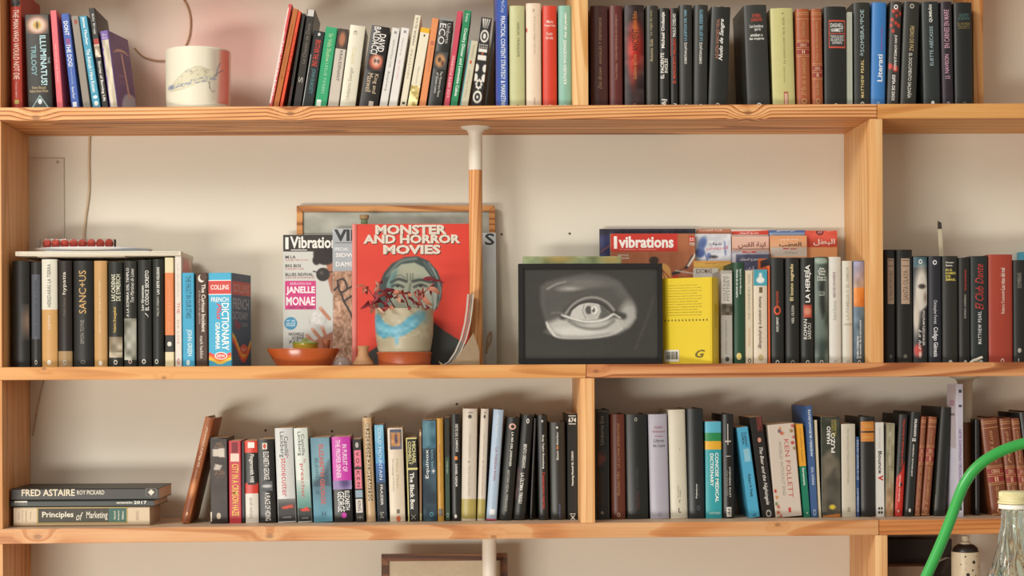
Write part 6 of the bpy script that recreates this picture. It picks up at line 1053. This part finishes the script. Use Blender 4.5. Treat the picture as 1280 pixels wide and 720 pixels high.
# spray can
SY = .05; c2 = at(1207, 720, SY); z2 = TOP[4](c2.x) + .0003
cl = lambda pts: prof(pts, 1207, SY, z2)
sc3 = thing('spray_can', 'cream spray can with black spots and a black shoulder under the lower shelf', 'spray can', (c2.x, SY, z2))
r0 = cl([(1224.2, 689)])[0]
lathe('can_body', [(0, 0), (r0[0] - .001, 0), (r0[0], .002), (r0[0], r0[1] - .0005), (r0[0] - .0015, r0[1]), (0, r0[1])], mat('d3c3a4', .4, .04), sc3, 48)
sh_ = cl([(1223, 688.6), (1221.5, 684), (1217, 680.5), (1212, 679.6)]); lathe('shoulder', [(0, r0[1])] + sh_ + [(0, sh_[-1][1])], mat('25211e', .35), sc3, 40)
nz_ = cl([(1214, 679.6), (1213.5, 677.5), (1211, 676.5), (1211.5, 674.5), (1212, 672), (1211.8, 669.8), (1207, 669.4)]); lathe('nozzle', [(0, nz_[0][1])] + nz_, mat('d8ccb0', .45), sc3, 28)
nh = lathe('nozzle_hole', [(0, .0004), (.0012, 0)], mat('201c18', .7), sc3, 10); nh.rotation_euler = (math.pi / 2, 0, .5); q_ = cl([(1207, 671.5)])[0]; nh.location = (.0032, -.0064, q_[1])
rk = random.Random(8)
dots = [(1212.5, 701, 2.2), (1205, 716.5, 2.3), (1211, 711, 1.2), (1202, 694, 1.1), (1197, 704, .9), (1219.5, 707, 1.0), (1203, 702, .5), (1216, 694, .5), (1215, 718, 1.0), (1202.5, 710, .5)] + [(1207 + 14 * rk.uniform(-1, 1), 724 + 8 * k, rk.uniform(.6, 2.2)) for k in range(9)]
for dx_, dy_, dr in dots:
    X = (dx_ - 1207) / 17.2; a = math.asin(X); zc_ = at(1207, dy_, SY).z - z2; rd = dr * S(SY)
    V = []
    for j in range(13):
        t = 2 * math.pi * j / 12; rr_ = 0 if j == 12 else rd; aa = a + rr_ * math.cos(t) / r0[0]; V.append(((r0[0] + .0003) * math.sin(aa), -(r0[0] + .0003) * math.cos(aa), zc_ + rr_ * math.sin(t)))
    mesh('spot', V, [(12, j, (j + 1) % 12) for j in range(12)], mat('25211e', .4), sc3)
# ---------------------------------------------------------------- in front of the shelves: counter, bottle, green tube
FY = -1.63; fz = at(1267, 720, FY)
tz = EYE - .396
ct = thing('side_counter', 'wooden counter carrying the glass bottle and the green tube', 'table', (at(1267, 720, FY).x, FY, 0))
box('top', -.45, .45, -.2, .2, tz - .03, tz, wood('X', 60, 'caa070', 'ac7e4c', '7c5530'), None, .002, 2, (0, 0, 0)).parent = ct
for sx in (-.42, .42):
    for sy in (-.17, .17): box('leg', sx - .02, sx + .02, sy - .02, sy + .02, 0, tz - .03, wood('Z', 61, 'caa070', 'ac7e4c', '7c5530'), None, .002, 2, (0, 0, 0)).parent = ct
s3 = (D + FY) / F; bx = at(1267.5, 650, FY).x; zz = lambda y: at(1267, y, FY).z - tz
bt = thing('glass_bottle', 'clear ribbed glass bottle with a cream screw cap at the bottom right corner', 'bottle', (bx, FY, tz + .0004))
R3 = lambda px: px * s3
neck = [(R3(14.3), zz(636.5)), (R3(15), zz(646)), (R3(16), zz(660)), (R3(18.5), zz(676)), (R3(23), zz(694)), (R3(27.5), zz(708)), (R3(33), zz(724)), (R3(38), zz(745)), (.0335, zz(775)), (.0335, .03), (.032, .006), (.028, 0.0), (0, .003)]
def ribs(pr, th):
    n = 72; k = len(pr); V = []; f = []
    for i in range(n):
        a = 2 * math.pi * i / n
        for q_, (r, z) in enumerate(pr):
            m_ = (.0008 * math.cos(a * 12 + z * 60) + .0005 * math.sin(a * 7 + z * 240)) if (0 < q_ < k - 3 and th == 0) else 0
            V.append((max(0, r - th + m_) * math.cos(a), max(0, r - th + m_) * math.sin(a), z + (th if r == 0 or z < .004 else 0)))
    for i in range(n):
        j = (i + 1) % n
        for q_ in range(k - 1): f.append((i * k + q_, i * k + q_ + 1, j * k + q_ + 1, j * k + q_))
    return V, f, n, k
# denser profile for a rippled surface
dn = []
for i in range(len(neck) - 1):
    (r_a, z_a), (r_b, z_b) = neck[i], neck[i + 1]; st_ = 6 if i < 9 else 1
    for j in range(st_): dn.append((r_a + (r_b - r_a) * j / st_, z_a + (z_b - z_a) * j / st_))
dn.append(neck[-1]); V, f, n_, k_n = ribs(dn, 0); V2, f2, _, _ = ribs(dn, .0022)
o_ = len(V); f += [tuple(x + o_ for x in reversed(q_)) for q_ in f2] + [(i * k_n, ((i + 1) % n_) * k_n, o_ + ((i + 1) % n_) * k_n, o_ + i * k_n) for i in range(n_)]
gl = mesh('glass_body', V + V2, f, glassy('bottle_glass', (.86, .93, .88), .03, 1.45), bt, None, 60)
capm = mat('d8cf9e', .4, .03); zc0, zc1 = zz(636), zz(614.5); hc = zc1 - zc0
cp_ = lathe('cap', [(R3(17), zc0 + .28 * hc), (R3(20), zc0 + .3 * hc), (R3(20), zc0 + .42 * hc), (R3(18.2), zc0 + .46 * hc), (R3(18.2), zc0 + .56 * hc), (R3(18.9), zc0 + .6 * hc), (R3(18.9), zc0 + .68 * hc), (R3(18.2), zc0 + .7 * hc), (R3(18), zc0 + .95 * hc), (R3(17), zc1), (0, zc1)], capm, bt, 48)
kr = []
for i in range(60):
    a = 2 * math.pi * i / 60; kr.append(a)
V = []; f = []
for i, a in enumerate(kr):
    for da, r in ((-.03, R3(18)), (0, R3(18.55)), (.03, R3(18))):
        for z in (zc0 + .71 * hc, zc0 + .94 * hc): V.append((r * math.cos(a + da), r * math.sin(a + da), z))
    b = i * 6; f += [(b, b + 2, b + 3, b + 1), (b + 2, b + 4, b + 5, b + 3)]
mesh('cap_ridges', V, f, capm, bt)
lathe('cap_ring', [(R3(16), zc0), (R3(19), zc0), (R3(19.2), zc0 + .1 * hc), (R3(19), zc0 + .25 * hc), (R3(16), zc0 + .27 * hc)], mat('ece8dc', .4, .02), bt, 48)
GY = -1.74
gp = [at(x, y, GY) for x, y in ((1022, 1000), (1075, 895), (1118, 806), (1158, 720), (1172.5, 688), (1186, 655), (1198, 622), (1206, 604), (1219, 586), (1238, 571), (1261, 560), (1290, 552), (1330, 548), (1375, 556), (1405, 585), (1425, 640), (1440, 760), (1450, 900), (1455, 1000))]
gp = [Vector((p_.x, p_.y, max(p_.z, tz + .0055 * 0))) for p_ in gp]; gp[0].z = tz + .0005; gp[-1].z = tz + .0005
gt = tube('curved_tube', [tuple(p_) for p_ in gp], 6.9 * (D + GY) / F, mat('2f9a42', .32, .04, 30, .6), None, 24, 8); tag(gt, 'glossy green tube arching in front of the shelves at the right', 'tube')
jp = at(1199, 619, GY)
